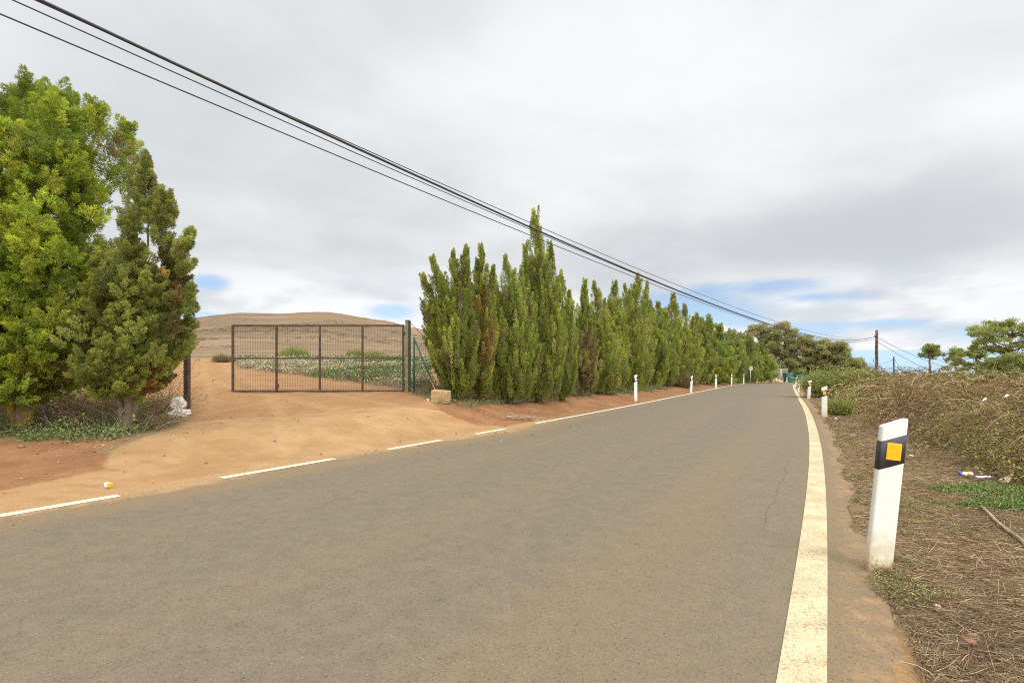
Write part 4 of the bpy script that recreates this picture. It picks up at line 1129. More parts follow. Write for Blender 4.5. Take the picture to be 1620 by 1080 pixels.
def put_post(side, px, py, Yv, hpx, yaw, lean, label):
    pr = proto_r if side == 'r' else proto_l
    o = pr if first[side] else copy_tree(pr); first[side] = False
    xx = (px - 810) / F * Yv; z = G(xx, Yv)
    o.location = (xx, Yv, z)
    hh = hpx / F * Yv
    s = (zpx(py - hpx, Yv) - z) / (.995 if side == 'r' else 1.17)
    o.scale = (min(s, 1.15) if side == 'l' else 1, 1, s)
    o.rotation_euler = (0, math.radians(lean), math.radians(yaw))
    tag(o, label, 'marker post', POST_G)
put_post('r', 1389, 904, 3.20, 238, -8, 5.5, 'nearest white marker post with large amber reflector, leaning to the right on the near verge')
put_post('r', 1304, 662, 14.4, 50, -18, 0, 'amber marker post second along the right edge line, in front of the brown brambles')
put_post('r', 1279, 631, 25.0, 29, -20, 4, 'amber marker post third along the right edge line, leaning a little')
put_post('r', 1263, 621, 34.0, 21, -22, 4, 'amber marker post fourth along the right edge line')
put_post('r', 1257.5, 613, 45.0, 17, -22, 8, 'tilted marker post fifth along the right edge line, where the road starts to bend')
put_post('r', 1268.5, 608, 64.0, 10, -22, 0, 'tiny marker post beyond the bend, left one of the last two')
put_post('r', 1273, 607, 68.0, 8, -22, 0, 'tiny marker post beyond the bend, right one of the last two')
put_post('r', 1244.8, 606, 76.0, 9, -10, 0, 'tiny marker post on the outside of the bend, beside the green bin')
put_post('l', 1005.5, 636, 22.6, 43, 8, 0, 'nearest marker post on the left side of the road, white with black band')
put_post('l', 1093, 620, 32.6, 25, 10, 3, 'white marker post second along the left edge line')
put_post('l', 1132.5, 613, 43.0, 20, 12, 0, 'white marker post third along the left edge line')
put_post('l', 1157, 608, 54.0, 16, 12, 2, 'white marker post fourth along the left edge line, left of the pale drooping tree')
put_post('l', 1176.5, 605, 62.0, 13, 12, 0, 'white marker post just left of the round road sign')
put_post('l', 1198, 605, 72.0, 12, 12, 0, 'white marker post just right of the round road sign')

# round sign seen from behind
p = at(1187.3, 66); t = empty('road_sign', p, 0, 'round road sign seen from its grey back, on a thin pole at the left roadside', 'sign')
zt = zpx(579, 66) - p[2]
b = MB(); b.tube([(0, 0, -.2), (0, 0, zt - .05)], .04, 10); b.build('pole', M['galv'], t)
b = MB(); b.tube([(0, -.045, zt - .29), (0, -.065, zt - .29)], [.29, .29], 28); b.build('sign_plate', M['galv'], t)
b = MB()
for dz in (-.12, .12): b.box((0, -.072, zt - .29 + dz), (.46, .012, .035))
b.build('bracket', M['dark_wire'], t)

# ------------------------------------------------------------------ gate, posts and fence
YG = 15.5
def gx(px): return (px - 810) / F * YG
def gz(py): return zpx(py, YG)
zg = G(gx(505), YG)
xs = [gx(v) for v in (368.5, 437.5, 506, 573.5, 638)]
zb, zm, zt = gz(618.5), gz(566.5), gz(515)
t = empty('farm_gate', (xs[-1], YG, zb), 0, 'wide rusty steel mesh gate of eight panels standing half open across the dirt track', 'gate')
X0 = xs[-1]
def L_(x, z, y=0.0): return (x - X0, y, z - zb)
b = MB(); w = .065
b.bar(L_(xs[0], zb - .03), L_(xs[0], zt + .03), w, w, .006); b.bar(L_(xs[-1], zb - .03), L_(xs[-1], zt + .03), w, w, .006)
b.bar(L_(xs[0] + .033, zt), L_(xs[-1] - .033, zt), w * .95, w * .95, .006); b.bar(L_(xs[0] + .033, zb), L_(xs[-1] - .033, zb), w * .95, w * .95, .006)
b.build('frame', M['rust'], t)
for k in (1, 2, 3):
    b = MB(); b.bar(L_(xs[k], zb + .032), L_(xs[k], zt - .032), .06, .06, .005); b.build('upright', M['rust'], t)
for k in range(4):
    b = MB(); b.bar(L_(xs[k] + .034, zm), L_(xs[k + 1] - .034, zm), .05, .05, .004); b.build('mid_rail', M['rust'], t)
    for lo, hi in ((zb, zm), (zm, zt)):
        b = MB()
        a0, a1 = xs[k] + .034, xs[k + 1] - .034
        n = 25
        for i in range(1, n):
            xx = a0 + (a1 - a0) * i / n
            b.bar(L_(xx, lo + .033), L_(xx, hi - .033), .006, .006)
        m = 6
        for i in range(1, m):
            zz = lo + (hi - lo) * i / m
            if hi == zt and i == 2: zz += .03
            b.bar(L_(a0, zz, .006), L_(a1, zz, .006), .0055 if i != 3 else .010, .0055)
        b.build('mesh_panel', M['rust_wire'], t)
b = MB(); b.box(L_(xs[1] + .05, zb + .17, -.05), (.10, .05, .14), None, .006); b.bar(L_(xs[1] + .0, zb + .30, -.055), L_(xs[1] + .0, zb - .09, -.055), .028, .028, .004)
b.build('drop_bolt', M['rust'], t)
b = MB(); b.box(L_(xs[0] + .06, zm - .05, -.03), (.07, .04, .10), None, .005); b.build('latch', M['rust'], t)
for zz in (zb + .25, zt - .25):
    b = MB(); b.tube([L_(xs[-1] + .055, zz - .06, -.02), L_(xs[-1] + .055, zz + .06, -.02)], .022, 10); b.build('hinge', M['rust'], t)
# right gate post
p = (gx(645), YG + .01, G(gx(645), YG)); hp = gz(507) - p[2]
t = empty('gate_post', p, 0, 'worn green steel hinge post at the right end of the farm gate', 'post', 'gate posts')
b = MB(); b.box((-.02, 0, hp / 2 - .15), (.10, .12, hp + .3), None, .008); b.build('column', M['green_paint'], t)
b = MB(); b.box((.062, .01, hp / 2 - .15), (.05, .10, hp + .28), None, .006); b.build('steel_flange', M['rust'], t)
b = MB(); b.box((0, 0, hp + .008), (.19, .14, .014), None, .003); b.build('cap_plate', M['rust'], t)
# left gate post
YL = 10.7; xl = (296.5 - 810) / F * YL; p = (xl, YL, G(xl, YL)); hp = zpx(498, YL) - p[2]
t = empty('gate_post', p, 0, 'rusty steel latch post left of the track, standing behind the white sacks', 'post', 'gate posts')
b = MB(); b.box((0, 0, hp * .36 - .15), (.085, .1, hp * .72 + .3), None, .006); b.build('column', M['rust'], t)
b = MB(); b.box((-.005, 0, hp * .72 + hp * .14 + .001), (.09, .105, hp * .28), None, .006); b.build('upper_column', M['green_paint'], t)
b = MB()
rg = []
for k in range(22):
    for dzz, ww in ((.0, .012), (.012, .036), (.046, .036), (.058, .012)):
        rg.append([(-.045 + sx * ww if sx < 0 else -.043, sy * .015, .12 + k * .065 + dzz) for sx, sy in ((-1, -1), (1, -1), (1, 1), (-1, 1))])
b.loft(rg, True, False)
b.build('latch_plate', M['rubber'], t)
# sacks
def sack(name, c, sx, sy, sz, seed, rz, tilt, label, neck=False):
    r = random.Random(seed)
    bm = bmesh.new(); bmesh.ops.create_icosphere(bm, subdivisions=4, radius=1)
    for v in bm.verts:
        x, y, z = v.co
        e = .75
        x, y = math.copysign(abs(x) ** e, x), math.copysign(abs(y) ** e, y)
        wob = 1 + .07 * math.sin(5 * x + seed) * math.cos(4 * y + seed) + .04 * math.sin(9 * z + 3 * x)
        v.co = Vector((x * sx * wob, y * sy * wob, (z * sz * wob if z > 0 else z * sz * .55)))
        if neck and x > .75: v.co.y *= .5; v.co.z += .03
    for f in bm.faces: f.smooth = True
    me = bpy.data.meshes.new(name); bm.to_mesh(me); bm.free()
    o = link_mesh(name, me, M['sack']); o.location = c; o.rotation_euler = (0, math.radians(tilt), rz)
    return tag(o, label, 'sack', 'white sacks by the left gate post')
xs_ = (284 - 810) / F * 10.35; zs = G(xs_, 10.35)
sack('sack', (xs_, 10.35, zs + .055), .23, .16, .13, 1, .05, 0, 'full white sack lying flat on the dirt by the rusty gate post', True)
xs2 = (284 - 810) / F * 10.62; sack('sack', (xs2, 10.62, G(xs2, 10.62) + .22), .17, .13, .2, 4, .3, -35, 'dirty white sack slumped upright behind the flat one')

# concrete block with its wire
YB = 13.2; xb = (697.5 - 810) / F * YB; zb_ = G(xb, YB)
t = empty('concrete_block', (xb, YB, zb_), math.radians(-14), 'sandy concrete block lying tilted beside the driveway right of the gate', 'block')
b = MB(); b.box((0, 0, .15), (.47, .30, .33), Matrix.Rotation(math.radians(4), 3, 'Y'), .016); b.build('block_body', M['concrete'], t)
b = MB(); b.tube([(-.13, .05, .3), (-.16, .05, .345), (-.12, .05, .36), (-.10, .05, .31)], .008, 6); b.build('wire_loop', M['rust_wire'], t)

# mesh fence right of the gate post
t = empty('wire_fence', at(655, 15.2), 0, 'sagging wire mesh fence with a green post and diagonal brace, right of the gate', 'fence')
o0 = Vector(t.location)
ft = Vector(((655 - 810) / F * 15.2, 15.2, zpx(533, 15.2))) - o0
b = MB(); b.tube([(0, 0, -.2), (0, 0, ft.z)], .035, 10); b.build('post', M['green_post'], t)
e = Vector(((689 - 810) / F * 14.6, 14.6, zpx(618, 14.6))) - o0
b = MB(); b.tube([(0.03, -.02, ft.z - .1), e], .024, 8); b.build('brace', M['green_post'], t)
far = Vector((1.6, 1.9, -.1)); hgt = ft.z
b = MB(); b.tube([far + Vector((0, 0, -.2)), far + Vector((0, 0, hgt))], .03, 8); b.build('post', M['green_post'], t)
b = MB()
for i in range(1, 26):
    f = i / 26; q = far * f; b.tube([q + Vector((0, 0, .02)), q + Vector((.02 * math.sin(i), 0, hgt - .06 - .10 * math.sin(f * 3.1)))], .0035, 4, cap=False)
for i in range(12):
    z0 = .05 + (hgt - .1) * i / 11
    b.tube([Vector((0, 0, z0)), far * .5 + Vector((0, 0, z0 - (.10 if i == 11 else .05))), far + Vector((0, 0, z0))], .0035, 4, cap=False)
b.build('wire_mesh', M['dark_wire'], t)
# stay wires tied from the gate post
pA = Vector((gx(648), YG, gz(510)))
for pts, lab in (([pA, Vector(((668 - 810) / F * 15.2, 15.2, zpx(529, 15.2))), Vector(((690 - 810) / F * 15.0, 15.0, zpx(560, 15.0)))], 'slack rusty stay wire running from the gate post top into the first cypress'),
                 ([Vector(((668 - 810) / F * 14.9, 14.9, zpx(575, 14.9))), Vector(((680 - 810) / F * 14.0, 14.0, zpx(598, 14.0))), Vector(((691 - 810) / F * 13.2, 13.2, zpx(622, 13.2)))], 'pale straight stay wire anchored in the concrete block')):
    b = MB(); b.tube(pts, .011, 6); o = b.build('stay_wire', M['rust_wire'] if 'slack' in lab else M['twig'], None); tag(o, lab, 'wire', 'stay wires right of the gate')

# ------------------------------------------------------------------ poles and cables
def wood_pole(px, Yv, top, r, label):
    p = at(px, Yv); h = zpx(top, Yv) - p[2]
    t = empty('utility_pole', p, 0, label, 'pole', 'wooden utility poles')
    b = MB(); n = 9
    b.tube([(random.uniform(-.01, .01), 0, -.4 + (h + .4) * i / (n - 1)) for i in range(n)], [r * (1 - .22 * i / (n - 1)) for i in range(n)], 12, wob=.08)
    b.build('pole_shaft', M['wood'], t); return t, h
t, h1 = wood_pole(1387, 55, 522, .17, 'nearer wooden utility pole above the brambles, carrying the long cables over the road')
b = MB(); b.tube([(-.1, -.05, h1 - .75), (-.32, -.08, h1 - .72)], [.03, .09], 8); b.build('cable_clamp', M['rubber'], t)
for dz in (1.9, 2.6): 
    b = MB(); b.tube([(-.2, 0, h1 - dz), (.0, 0, h1 - dz)], .035, 6); b.build('step_peg', M['rubber'], t)
t, h2 = wood_pole(1414, 92, 564, .15, 'farther and shorter wooden pole, right of the nearer one')
b = MB(); b.box((0, -.03, h2 - .6), (.7, .08, .1), None, .01); b.build('cross_arm', M['wood'], t)

A2 = np.array([-5.5, 5.6]); B2 = np.array([(1385 - 810) / F * 55, 55.0])
def cable(name, pix, rad, label, off=0.0, u0=-.28):
    d = B2 - A2; nrm = np.array([d[1], -d[0]]) / np.linalg.norm(d) * off
    us, zs = [], []
    for px, py in pix:
        q = (px - 810) / F; a = A2 + nrm
        u = (q * a[1] - a[0]) / (d[0] - q * d[1]); us.append(u); zs.append(zpx(py, a[1] + d[1] * u))
    wts = np.array([1 / max(.15, (A2[1] + d[1] * u) / 12) for u in us]); wts[-1] *= 4
    co = np.polyfit(us, zs, 2 if len(us) < 6 else 3, w=wts)
    uu = np.concatenate([np.linspace(u0, .15, 24), np.linspace(.17, 1.0, 40)])
    pts = [(A2[0] + nrm[0] * (1 - max(u, 0) * .9) + d[0] * u, A2[1] + nrm[1] * (1 - max(u, 0) * .9) + d[1] * u, np.polyval(co, u)) for u in uu]
    b = MB(); b.tube(pts, rad, 8); o = b.build(name, M['cable'], None)
    return tag(o, label, 'cable', 'overhead cables across the road')
cable('overhead_cable', [(64, 0), (229, 80), (360, 140), (420, 167), (751, 320), (940, 404.5), (1040, 445), (1230, 517), (1256.7, 524.2), (1330, 537), (1360, 537), (1385, 532.5)], .021, 'thick twisted black cable sagging from the top left to the wooden pole')
cable('overhead_cable', [(51, 0), (217, 73), (560, 226), (757, 316), (940, 399), (1100, 461), (1229, 510), (1259, 519), (1307, 528), (1345, 534), (1385, 533)], .0085, 'thin black wire hugging the thick cable and rising above it far away', .0)
cable('overhead_cable', [(17, 0), (198, 80), (360, 151.5), (420, 178), (742, 321), (940, 406.5), (1230, 518.5), (1340, 539), (1385, 534)], .0085, 'thin wire between the thick cable and the lowest wire')
cable('overhead_cable', [(0, 22), (135, 80), (360, 174), (420, 198.6), (712, 320), (940, 412), (1040, 453), (1230, 520), (1351, 539.5), (1385, 535.5)], .0095, 'lowest of the four overhead wires, crossing the upper left corner of the sky')
def far_wire(a, b_, sag, label, r=.02):
    a = Vector(a); b_ = Vector(b_); pts = [a.lerp(b_, i / 16) - Vector((0, 0, sag * 4 * (i / 16) * (1 - i / 16))) for i in range(17)]
    b = MB(); b.tube(pts, r, 6); tag(b.build('overhead_cable', M['cable'], None), label, 'cable', 'far overhead wires')
def P3(px, py, Yv): return ((px - 810) / F * Yv, Yv, zpx(py, Yv))
far_wire(P3(1388, 534, 55), P3(1500, 582, 60), .25, 'upper thin wire running right and downhill from the nearer pole')
far_wire(P3(1388, 540, 55), P3(1490, 594, 60), .25, 'lower thin wire running right and downhill from the nearer pole')
far_wire(P3(1414, 569, 92), P3(1340, 578, 120), .7, 'faint sagging wire running left from the farther pole', .02)
far_wire(P3(1414, 570, 92), P3(1434, 588, 92), .05, 'short slanting stay wire right of the farther pole', .02)

# ------------------------------------------------------------------ the far end: bins, wall, rubble
def container(px, Yv, w, h, mat, label, rz=0.0):
    p = at(px, Yv); p = (p[0], p[1], p[2])
    t = empty('waste_container', p, rz, label, 'bin', 'waste containers at the bend')
    b = MB(); b.loft([[(sx * w / 2 * k, sy * .5 * k, z) for sx, sy in ((-1, -1), (1, -1), (1, 1), (-1, 1))] for z, k in ((.18, .84), (h * .82, 1.0))], True, False)
    b.build('container_body', mat, t)
    b = MB(); b.loft([[(sx * w / 2 * 1.04 * k, sy * .54 * k, z) for sx, sy in ((-1, -1), (1, -1), (1, 1), (-1, 1))] for z, k in ((h * .825, 1.0), (h * .92, .96), (h, .6))], True, False)
    b.build('lid', mat, t)
    for sx in (-1, 1):
        for sy in (-1, 1):
            b = MB(); b.tube([(sx * w * .36 - .03, sy * .34, .1), (sx * w * .36 + .03, sy * .34, .1)], .1, 12); b.build('wheel', M['rubber'], t)
    b = MB(); b.bar((-w * .3, -.53, h * .74), (w * .3, -.53, h * .74), .04, .04); b.build('handle', M['galv'], t)
container(1251, 79, .95, 1.0, M['bin_green'], 'pale green wheeled waste container just right of the tiny marker post')
container(1247, 84, 1.3, 1.7, M['bin_teal'], 'dark teal container standing taller behind the pale green one')
container(1265, 84, 1.5, 1.35, M['bin_teal'], 'teal container behind the right-hand marker posts')
container(1271, 87, 1.3, 1.3, M['bin_teal'], 'rightmost teal container, half behind the yellow-green bush')
p = at(1235, 88); t = empty('boundary_wall', p, 0, 'low olive-grey wall far behind the bend, left of the bins', 'wall')
b = MB(); b.box((0, 0, .75), (2.6, .2, 2.2), None, .02); b.build('wall_panel', M['wall'], t)
b = MB(); b.box((0, 0, 1.9), (2.7, .3, .1), None, .02); b.build('coping', M['pale_concrete'], t)
p = at(1235, 85); t = empty('concrete_pillar', p, 0, 'pale square concrete pillar in front of the olive-grey wall', 'pillar')
b = MB(); b.box((0, 0, .95), (.3, .3, 2.3), None, .02); b.build('pillar_shaft', M['pale_concrete'], t)
b = MB(); b.box((0, 0, 2.14), (.36, .36, .08), None, .01); b.build('pillar_cap', M['pale_concrete'], t)
def rock(name, c, s, seed, mat, label, cat, group=None, squash=.7):
    bm = bmesh.new(); bmesh.ops.create_icosphere(bm, subdivisions=3, radius=1); r = random.Random(seed); ph = [r.random() * 6 for _ in range(6)]
    for v in bm.verts:
        x, y, z = v.co
        k = 1 + .22 * math.sin(2.3 * x + ph[0]) * math.sin(2.7 * y + ph[1]) + .14 * math.sin(5 * z + ph[2] + 3 * x) + .06 * r.random()
        v.co = Vector((x * s * k, y * s * k * .85, z * s * k * squash))
    me = bpy.data.meshes.new(name); bm.to_mesh(me); bm.free()
    o = link_mesh(name, me, mat); o.location = c; o.rotation_euler = (0, 0, seed * 1.7); return tag(o, label, cat, group)
def rubble_heap():
    p = at(1226, 80); bm = bmesh.new(); r = random.Random(4)
    for k in range(46):
        m0 = bmesh.ops.create_icosphere(bm, subdivisions=1, radius=.14 + .2 * r.random())
        a = r.random() * 6.28; q = r.random() ** .6
        c = Vector((math.cos(a) * q * 1.1, math.sin(a) * q * .7, .12 + (1 - q) * .55))
        for v in m0['verts']: v.co = Vector((v.co.x * (.7 + .6 * r.random()), v.co.y, v.co.z * .8)) + c
    me = bpy.data.meshes.new('rubble_heap'); bm.to_mesh(me); bm.free()
    o = link_mesh('rubble_heap', me, M['rubble']); o.location = p
    tag(o, 'heap of pale rubble by the road beyond the last tree of the row', 'rubble')
rubble_heap()

# ------------------------------------------------------------------ litter and stones
def on_plane(px, py):
    Yv = F * H / (py - 592); return ((px - 810) / F * Yv, Yv)
x, y = on_plane(171, 776); y += .12; x -= .1
t = empty('crushed_carton', (x, y, G(x, y) + .02), -.35, 'small white and orange crushed carton at the end of the left dash', 'carton')
b = MB(); b.box((-.02, 0, .03), (.075, .055, .058), Matrix.Rotation(.12, 3, 'Y'), .005); b.build('carton_body', M['card_white'], t)
b = MB(); b.box((.042, 0, .033), (.05, .057, .06), Matrix.Rotation(.12, 3, 'Y'), .005); b.build('orange_end', M['card_orange'], t); t.scale = (.72, .72, .72)
x, y = on_plane(1317, 735)
b = MB(); b.loft([[(u - .07, .013 * s_ * (1 - abs(u - .07) * 5), .012 + .006 * math.sin(u * 60) + dz) for s_, dz in ((-1, 0), (1, 0), (1, .006), (-1, .006))] for u in np.linspace(0, .14, 9)])
o = b.build('plastic_scrap', M['yellow'], None); o.location = (x, y, G(x, y) + .065 if False else G(x, y) + .005); o.rotation_euler = (0, 0, -.1); tag(o, 'curled yellow plastic scrap beside the right edge line', 'litter')
x, y = on_plane(1530, 757)
t = empty('plastic_bottle', (x, y, G(x, y) + .06), .0, 'small white bottle with a blue cap lying in the verge weeds', 'bottle')
b = MB(); b.tube([(-.10, 0, 0), (-.08, 0, 0), (-.055, 0, 0), (.07, 0, 0), (.09, 0, 0)], [.016, .018, .032, .034, .025], 14); b.build('bottle_body', M['plastic_white'], t)
b = MB(); b.tube([(-.14, 0, 0), (-.102, 0, 0)], .026, 14); b.build('cap', M['plastic_blue'], t)
b = MB(); b.tube([(-.02, 0, 0), (.03, 0, 0)], .0352, 14); b.build('bottle_label', M['card_orange'], t); t.scale = (.72, .72, .72)
x, y = on_plane(1556, 761)
t = empty('crumpled_wrapper', (x, y, G(x, y) + .05), -.35, 'crumpled white wrapper with purple end, right of the capped bottle', 'wrapper')
b = MB(); b.loft([[(u, .028 * math.cos(a) * (1 + .3 * math.sin(u * 60 + a)), .018 * math.sin(a) + .01 * math.sin(u * 25)) for a in np.linspace(0, 2 * math.pi, 9)[:-1]] for u in np.linspace(-.1, .08, 8)]); b.build('wrapper_body', M['plastic_white'], t)
b = MB(); b.loft([[(u, .024 * math.cos(a), .015 * math.sin(a) + .006) for a in np.linspace(0, 2 * math.pi, 9)[:-1]] for u in (.081, .10, .115)]); b.build('purple_end', M['plastic_purple'], t); t.scale = (.75, .75, .75)
x, y = on_plane(1594, 764)
b = MB()
b.loft([[(-.09 + .18 * u, .05 * math.cos(a) * (1 - u * .6), .02 + .09 * u * u + .02 * math.sin(a + u * 5)) for a in np.linspace(0, 2 * math.pi, 9)[:-1]] for u in np.linspace(0, 1, 6)])
o = b.build('torn_paper', M['paper'], None); o.location = (x, y, G(x, y) + .01); o.rotation_euler = (0, 0, .3); tag(o, 'torn tan paper scrap near the right edge of the verge', 'litter')
for (px, py, s, m, lab) in ((1441, 722, .035, 'stone', 'pale stone on the verge behind the nearest marker post'),
                            (1531, 749, .028, 'stone', 'small pale pebble just behind the capped bottle'),
                            (1553, 748, .022, 'stone', 'tiny pale pebble behind the crumpled wrapper'),
                            (1483, 961, .022, 'stone', 'pale pebble among the straw in the lower right'),
                            (1530, 1018, .035, 'stone_dark', 'dark stone in the straw at the bottom right'),
                            (1322, 664, .05, 'stone', 'light scrap of stone beside the second amber marker post')):
    x, y = on_plane(px, py); rock('stone', (x, y, G(x, y) + s * .35), s, int(px), M[m], lab, 'stone', 'stones on the right verge')
for (px, Yv, s, lab) in ((646, 13.0, .05, 'whitish stone at the foot of the concrete block'), (33, 7.3, .05, 'dark clod on the red soil at the far left'), (145, 7.0, .045, 'dark clod on the red soil near the sandy driveway edge')):
    p = at(px, Yv) if px != 646 else at(677, 13.2)
    rock('stone', (p[0], p[1], p[2] + s * .3), s, int(px), M['stone'] if px == 646 else M['stone_dark'], lab, 'stone', 'stones on the left side')
x0, y0 = on_plane(1551, 806); x1, y1 = on_plane(1628, 872)
pts = []
for i in range(9):
    f = i / 8; xx = x0 + (x1 - x0) * f + .004 * math.sin(f * 9); yy = y0 + (y1 - y0) * f; pts.append((xx, yy, G(xx, yy) + .03))
b = MB(); b.tube(pts, [.012, .013, .014, .015, .015, .016, .016, .017, .017], 7, wob=.15); tag(b.build('fallen_branch', M['twig'], None), 'long pale bare branch lying on the verge at the right edge', 'branch')
def twigs(name, base, n, label, seed):
    r = random.Random(seed); b = MB()
    for k in range(n):
        a = r.uniform(-.6, .6); l = r.uniform(.3, .8); c = Vector((base[0] + r.uniform(-.4, .4), base[1] + r.uniform(-.3, .3), 0)); pts = []
        for i in range(5):
            f = i / 4 - .5; xx = c.x + math.cos(a) * l * f; yy = c.y + math.sin(a) * l * f; pts.append((xx, yy, G(xx, yy) + .03 + .05 * r.random()))
        b.tube(pts, [.01, .012, .011, .008, .004], 6)
    tag(b.build(name, M['twig'], None), label, 'branches')
pp = at(832, 13.6); twigs('dead_branches', (pp[0], pp[1]), 14, 'pile of bleached dead branches at the foot of the third cypress', 2)
pp = at(236, 9.4); twigs('dead_branches', (pp[0], pp[1]), 8, 'few dry sticks on the soil behind the olive conifer trunk', 5)
for px, py, Yv, mm, lab in ((1557, 632, 6.6, 'pink', 'pale pink plastic shred caught in the brambles'), (1592, 626, 6.6, 'card_white', 'whitish scrap caught in the brambles at the right')):
    x, y, z = P3(px, py, Yv); b = MB()
    b.loft([[(u, .035 * math.cos(a) * (1 + .4 * math.sin(u * 40)), .022 * math.sin(a) + .02 * math.sin(u * 30)) for a in np.linspace(0, 2 * math.pi, 8)[:-1]] for u in np.linspace(-.09, .09, 8)])
    o = b.build('plastic_shred', M[mm], None); o.location = (x, y, z); o.scale = (.4, .4, .4); o.rotation_euler = (.3, -.3, .2); tag(o, lab, 'litter', 'litter in the brambles')

# ------------------------------------------------------------------ sky and sun
sc = bpy.context.scene
SUN_AZ, SUN_EL = math.radians(150), math.radians(52)
w = bpy.data.worlds.new('World'); sc.world = w; w.use_nodes = True
nt = w.node_tree; nt.nodes.clear(); N = NT(nt)
out = nt.nodes.new('ShaderNodeOutputWorld')
sky = N.n('ShaderNodeTexSky', sky_type='NISHITA'); sky.sun_disc = False
sky.sun_elevation = SUN_EL; sky.sun_rotation = SUN_AZ; sky.altitude = 600; sky.dust_density = .2; sky.air_density = 1.0
tc = N.n('ShaderNodeTexCoord').outputs['Generated']
va = N.n('ShaderNodeVectorMath', operation='ADD'); N.put(va.inputs[0], tc); va.inputs[1].default_value = (0, 0, .12)
vn = N.n('ShaderNodeVectorMath', operation='NORMALIZE'); N.put(vn.inputs[0], va.outputs[0]); N.put(sky.inputs['Vector'], vn.outputs[0])
sep = N.n('ShaderNodeSeparateXYZ'); N.put(sep.inputs[0], tc); dx, dy, dz = sep.outputs
az = N.math('ARCTAN2', dx, dy); el = N.math('ARCSINE', dz)
zc = N.math('ADD', N.math('MAXIMUM', dz, 0.0), .16)
cm = N.n('ShaderNodeCombineXYZ'); N.put(cm.inputs[0], N.math('DIVIDE', dx, zc)); N.put(cm.inputs[1], N.math('DIVIDE', dy, zc))
big = N.noise(cm.outputs[0], .55, 6, .52, .3); med = N.noise(cm.outputs[0], 1.5, 6, .55, .4)
cm2 = N.n('ShaderNodeCombineXYZ'); N.put(cm2.inputs[0], N.math('MULTIPLY', az, 1.0)); N.put(cm2.inputs[1], N.math('MULTIPLY', el, 3.0))
puff = N.noise(cm2.outputs[0], 4.2, 7, .52, .25); wisp = N.noise(cm2.outputs[0], 3.2, 6, .6, .5)
def blob(px, py, rx, ry):
    a0 = math.atan2(px - 810, F); e0 = math.atan2(540 - py, math.hypot(F, px - 810)); k = math.cos(a0)
    ra = rx / F * k * k; re = ry / F * k
    q = N.math('ADD', N.math('POWER', N.math('DIVIDE', N.math('SUBTRACT', az, a0), ra), 2.0), N.math('POWER', N.math('DIVIDE', N.math('SUBTRACT', el, e0), re), 2.0))
    return N.math('EXPONENT', N.math('MULTIPLY', q, -1.0))
def total(bs):
    t = None
    for b in bs: t = blob(*b) if t is None else N.math('ADD', t, blob(*b))
    return t
gaps = total([(1075, 478, 130, 26), (1225, 452, 110, 13), (625, 492, 45, 14), (332, 446, 34, 14), (300, 497, 60, 7), (1150, 505, 60, 16), (1320, 470, 80, 9), (1560, 530, 140, 16), (1400, 512, 90, 10), (1280, 522, 60, 12)])
gapm = N.ramp(N.math('MULTIPLY', gaps, N.math('ADD', 1.0, N.math('MULTIPLY', N.math('SUBTRACT', wisp, .5), 3.4))), .15, 1.0, 0, .80)
lowband = N.ramp(el, .16, .07)
# grey overcast sheet
shade = N.math('ADD', N.math('MULTIPLY', N.math('SUBTRACT', big, .5), 1.15), N.math('MULTIPLY', N.math('SUBTRACT', med, .5), .45))
dark = total([(1450, 330, 330, 80), (900, 420, 200, 60), (560, 330, 260, 90), (1180, 390, 300, 50), (260, 200, 200, 130), (700, 20, 120, 60)])
light = total([(930, 110, 260, 130), (1250, 60, 260, 90), (480, 450, 180, 40), (1560, 180, 160, 60)])
shade = N.math('ADD', shade, N.math('ADD', N.math('MULTIPLY', dark, -.15), N.math('MULTIPLY', light, .16)))
cloud = N.mix(N.ramp(shade, -.42, .34), (.58, .605, .63), (.90, .908, .915))
# white cumulus banks low down
cum = N.mix(N.ramp(puff, .40, .58), (.60, .65, .70), (.93, .94, .95))
cloud = N.mix(N.math('MULTIPLY', lowband, .75), cloud, cum)
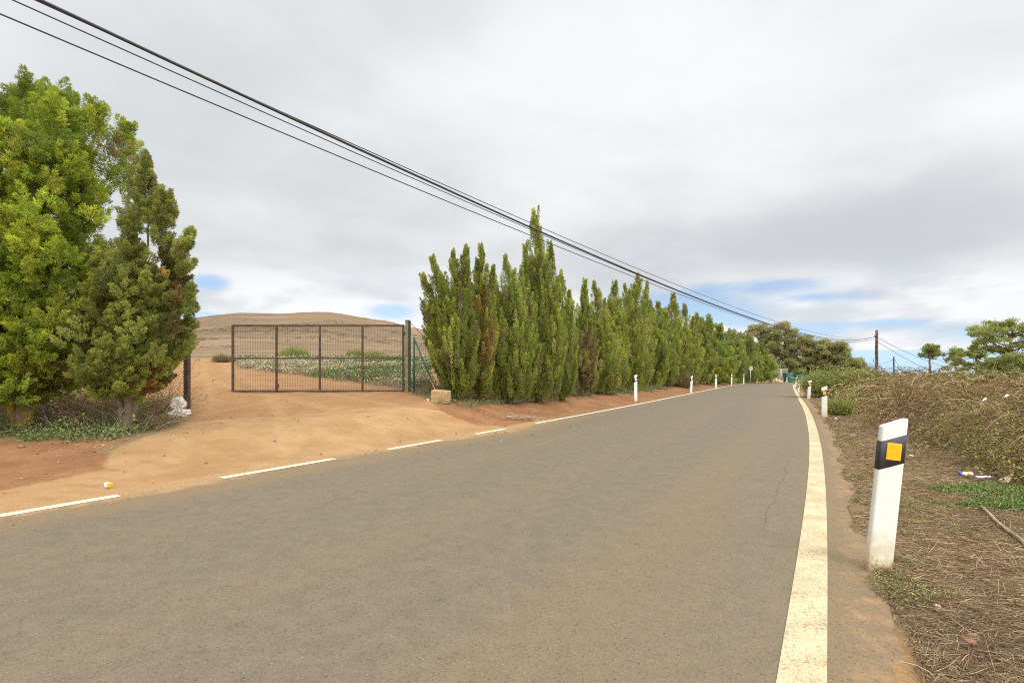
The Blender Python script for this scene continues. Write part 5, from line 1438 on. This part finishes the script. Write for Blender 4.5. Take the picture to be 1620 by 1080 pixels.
# the overcast is brightest around the hidden sun, above and behind the viewer
sd = (math.sin(SUN_AZ) * math.cos(SUN_EL), math.cos(SUN_AZ) * math.cos(SUN_EL), math.sin(SUN_EL))
dp = N.n('ShaderNodeVectorMath', operation='DOT_PRODUCT'); N.put(dp.inputs[0], tc); dp.inputs[1].default_value = sd
glow = N.ramp(dp.outputs['Value'], .2, 1.0, 1.0, 4.0)
cl = N.n('ShaderNodeVectorMath', operation='SCALE'); N.put(cl.inputs[0], cloud); N.put(cl.inputs['Scale'], glow)
SKY_STR = .15
bgs = N.n('ShaderNodeBackground'); N.put(bgs.inputs[0], sky.outputs[0]); bgs.inputs[1].default_value = SKY_STR
bgc = N.n('ShaderNodeBackground'); N.put(bgc.inputs[0], cl.outputs[0]); bgc.inputs[1].default_value = 1.0
mx = N.n('ShaderNodeMixShader'); N.put(mx.inputs[0], N.math('SUBTRACT', 1.0, gapm)); nt.links.new(bgs.outputs[0], mx.inputs[1]); nt.links.new(bgc.outputs[0], mx.inputs[2])
nt.links.new(mx.outputs[0], out.inputs[0])

sl = bpy.data.lights.new('sun', 'SUN'); sl.energy = 1.5; sl.angle = math.radians(18); sl.color = (1, .95, .87)
so = bpy.data.objects.new('sun', sl); C.objects.link(so)
so.rotation_euler = (-Vector(sd)).to_track_quat('-Z', 'Y').to_euler(); so.location = (0, -10, 30)

# ------------------------------------------------------------------ camera
cam = bpy.data.cameras.new('camera'); cam.sensor_width = 36; cam.lens = 36 * F / 1620; cam.clip_end = 40000; cam.clip_start = .05
co = bpy.data.objects.new('camera', cam); C.objects.link(co); co.location = (0, 0, H); co.rotation_euler = (math.pi / 2, 0, 0)
sc.camera = co
sc.view_settings.view_transform = 'Standard'; sc.view_settings.look = 'None'; sc.view_settings.gamma = 1.0; sc.view_settings.exposure = 0.12
sc.cycles.filter_width = 1.1; sc.cycles.use_denoising = False
sc.cycles.max_bounces = 6; sc.cycles.diffuse_bounces = 3; sc.cycles.transmission_bounces = 4
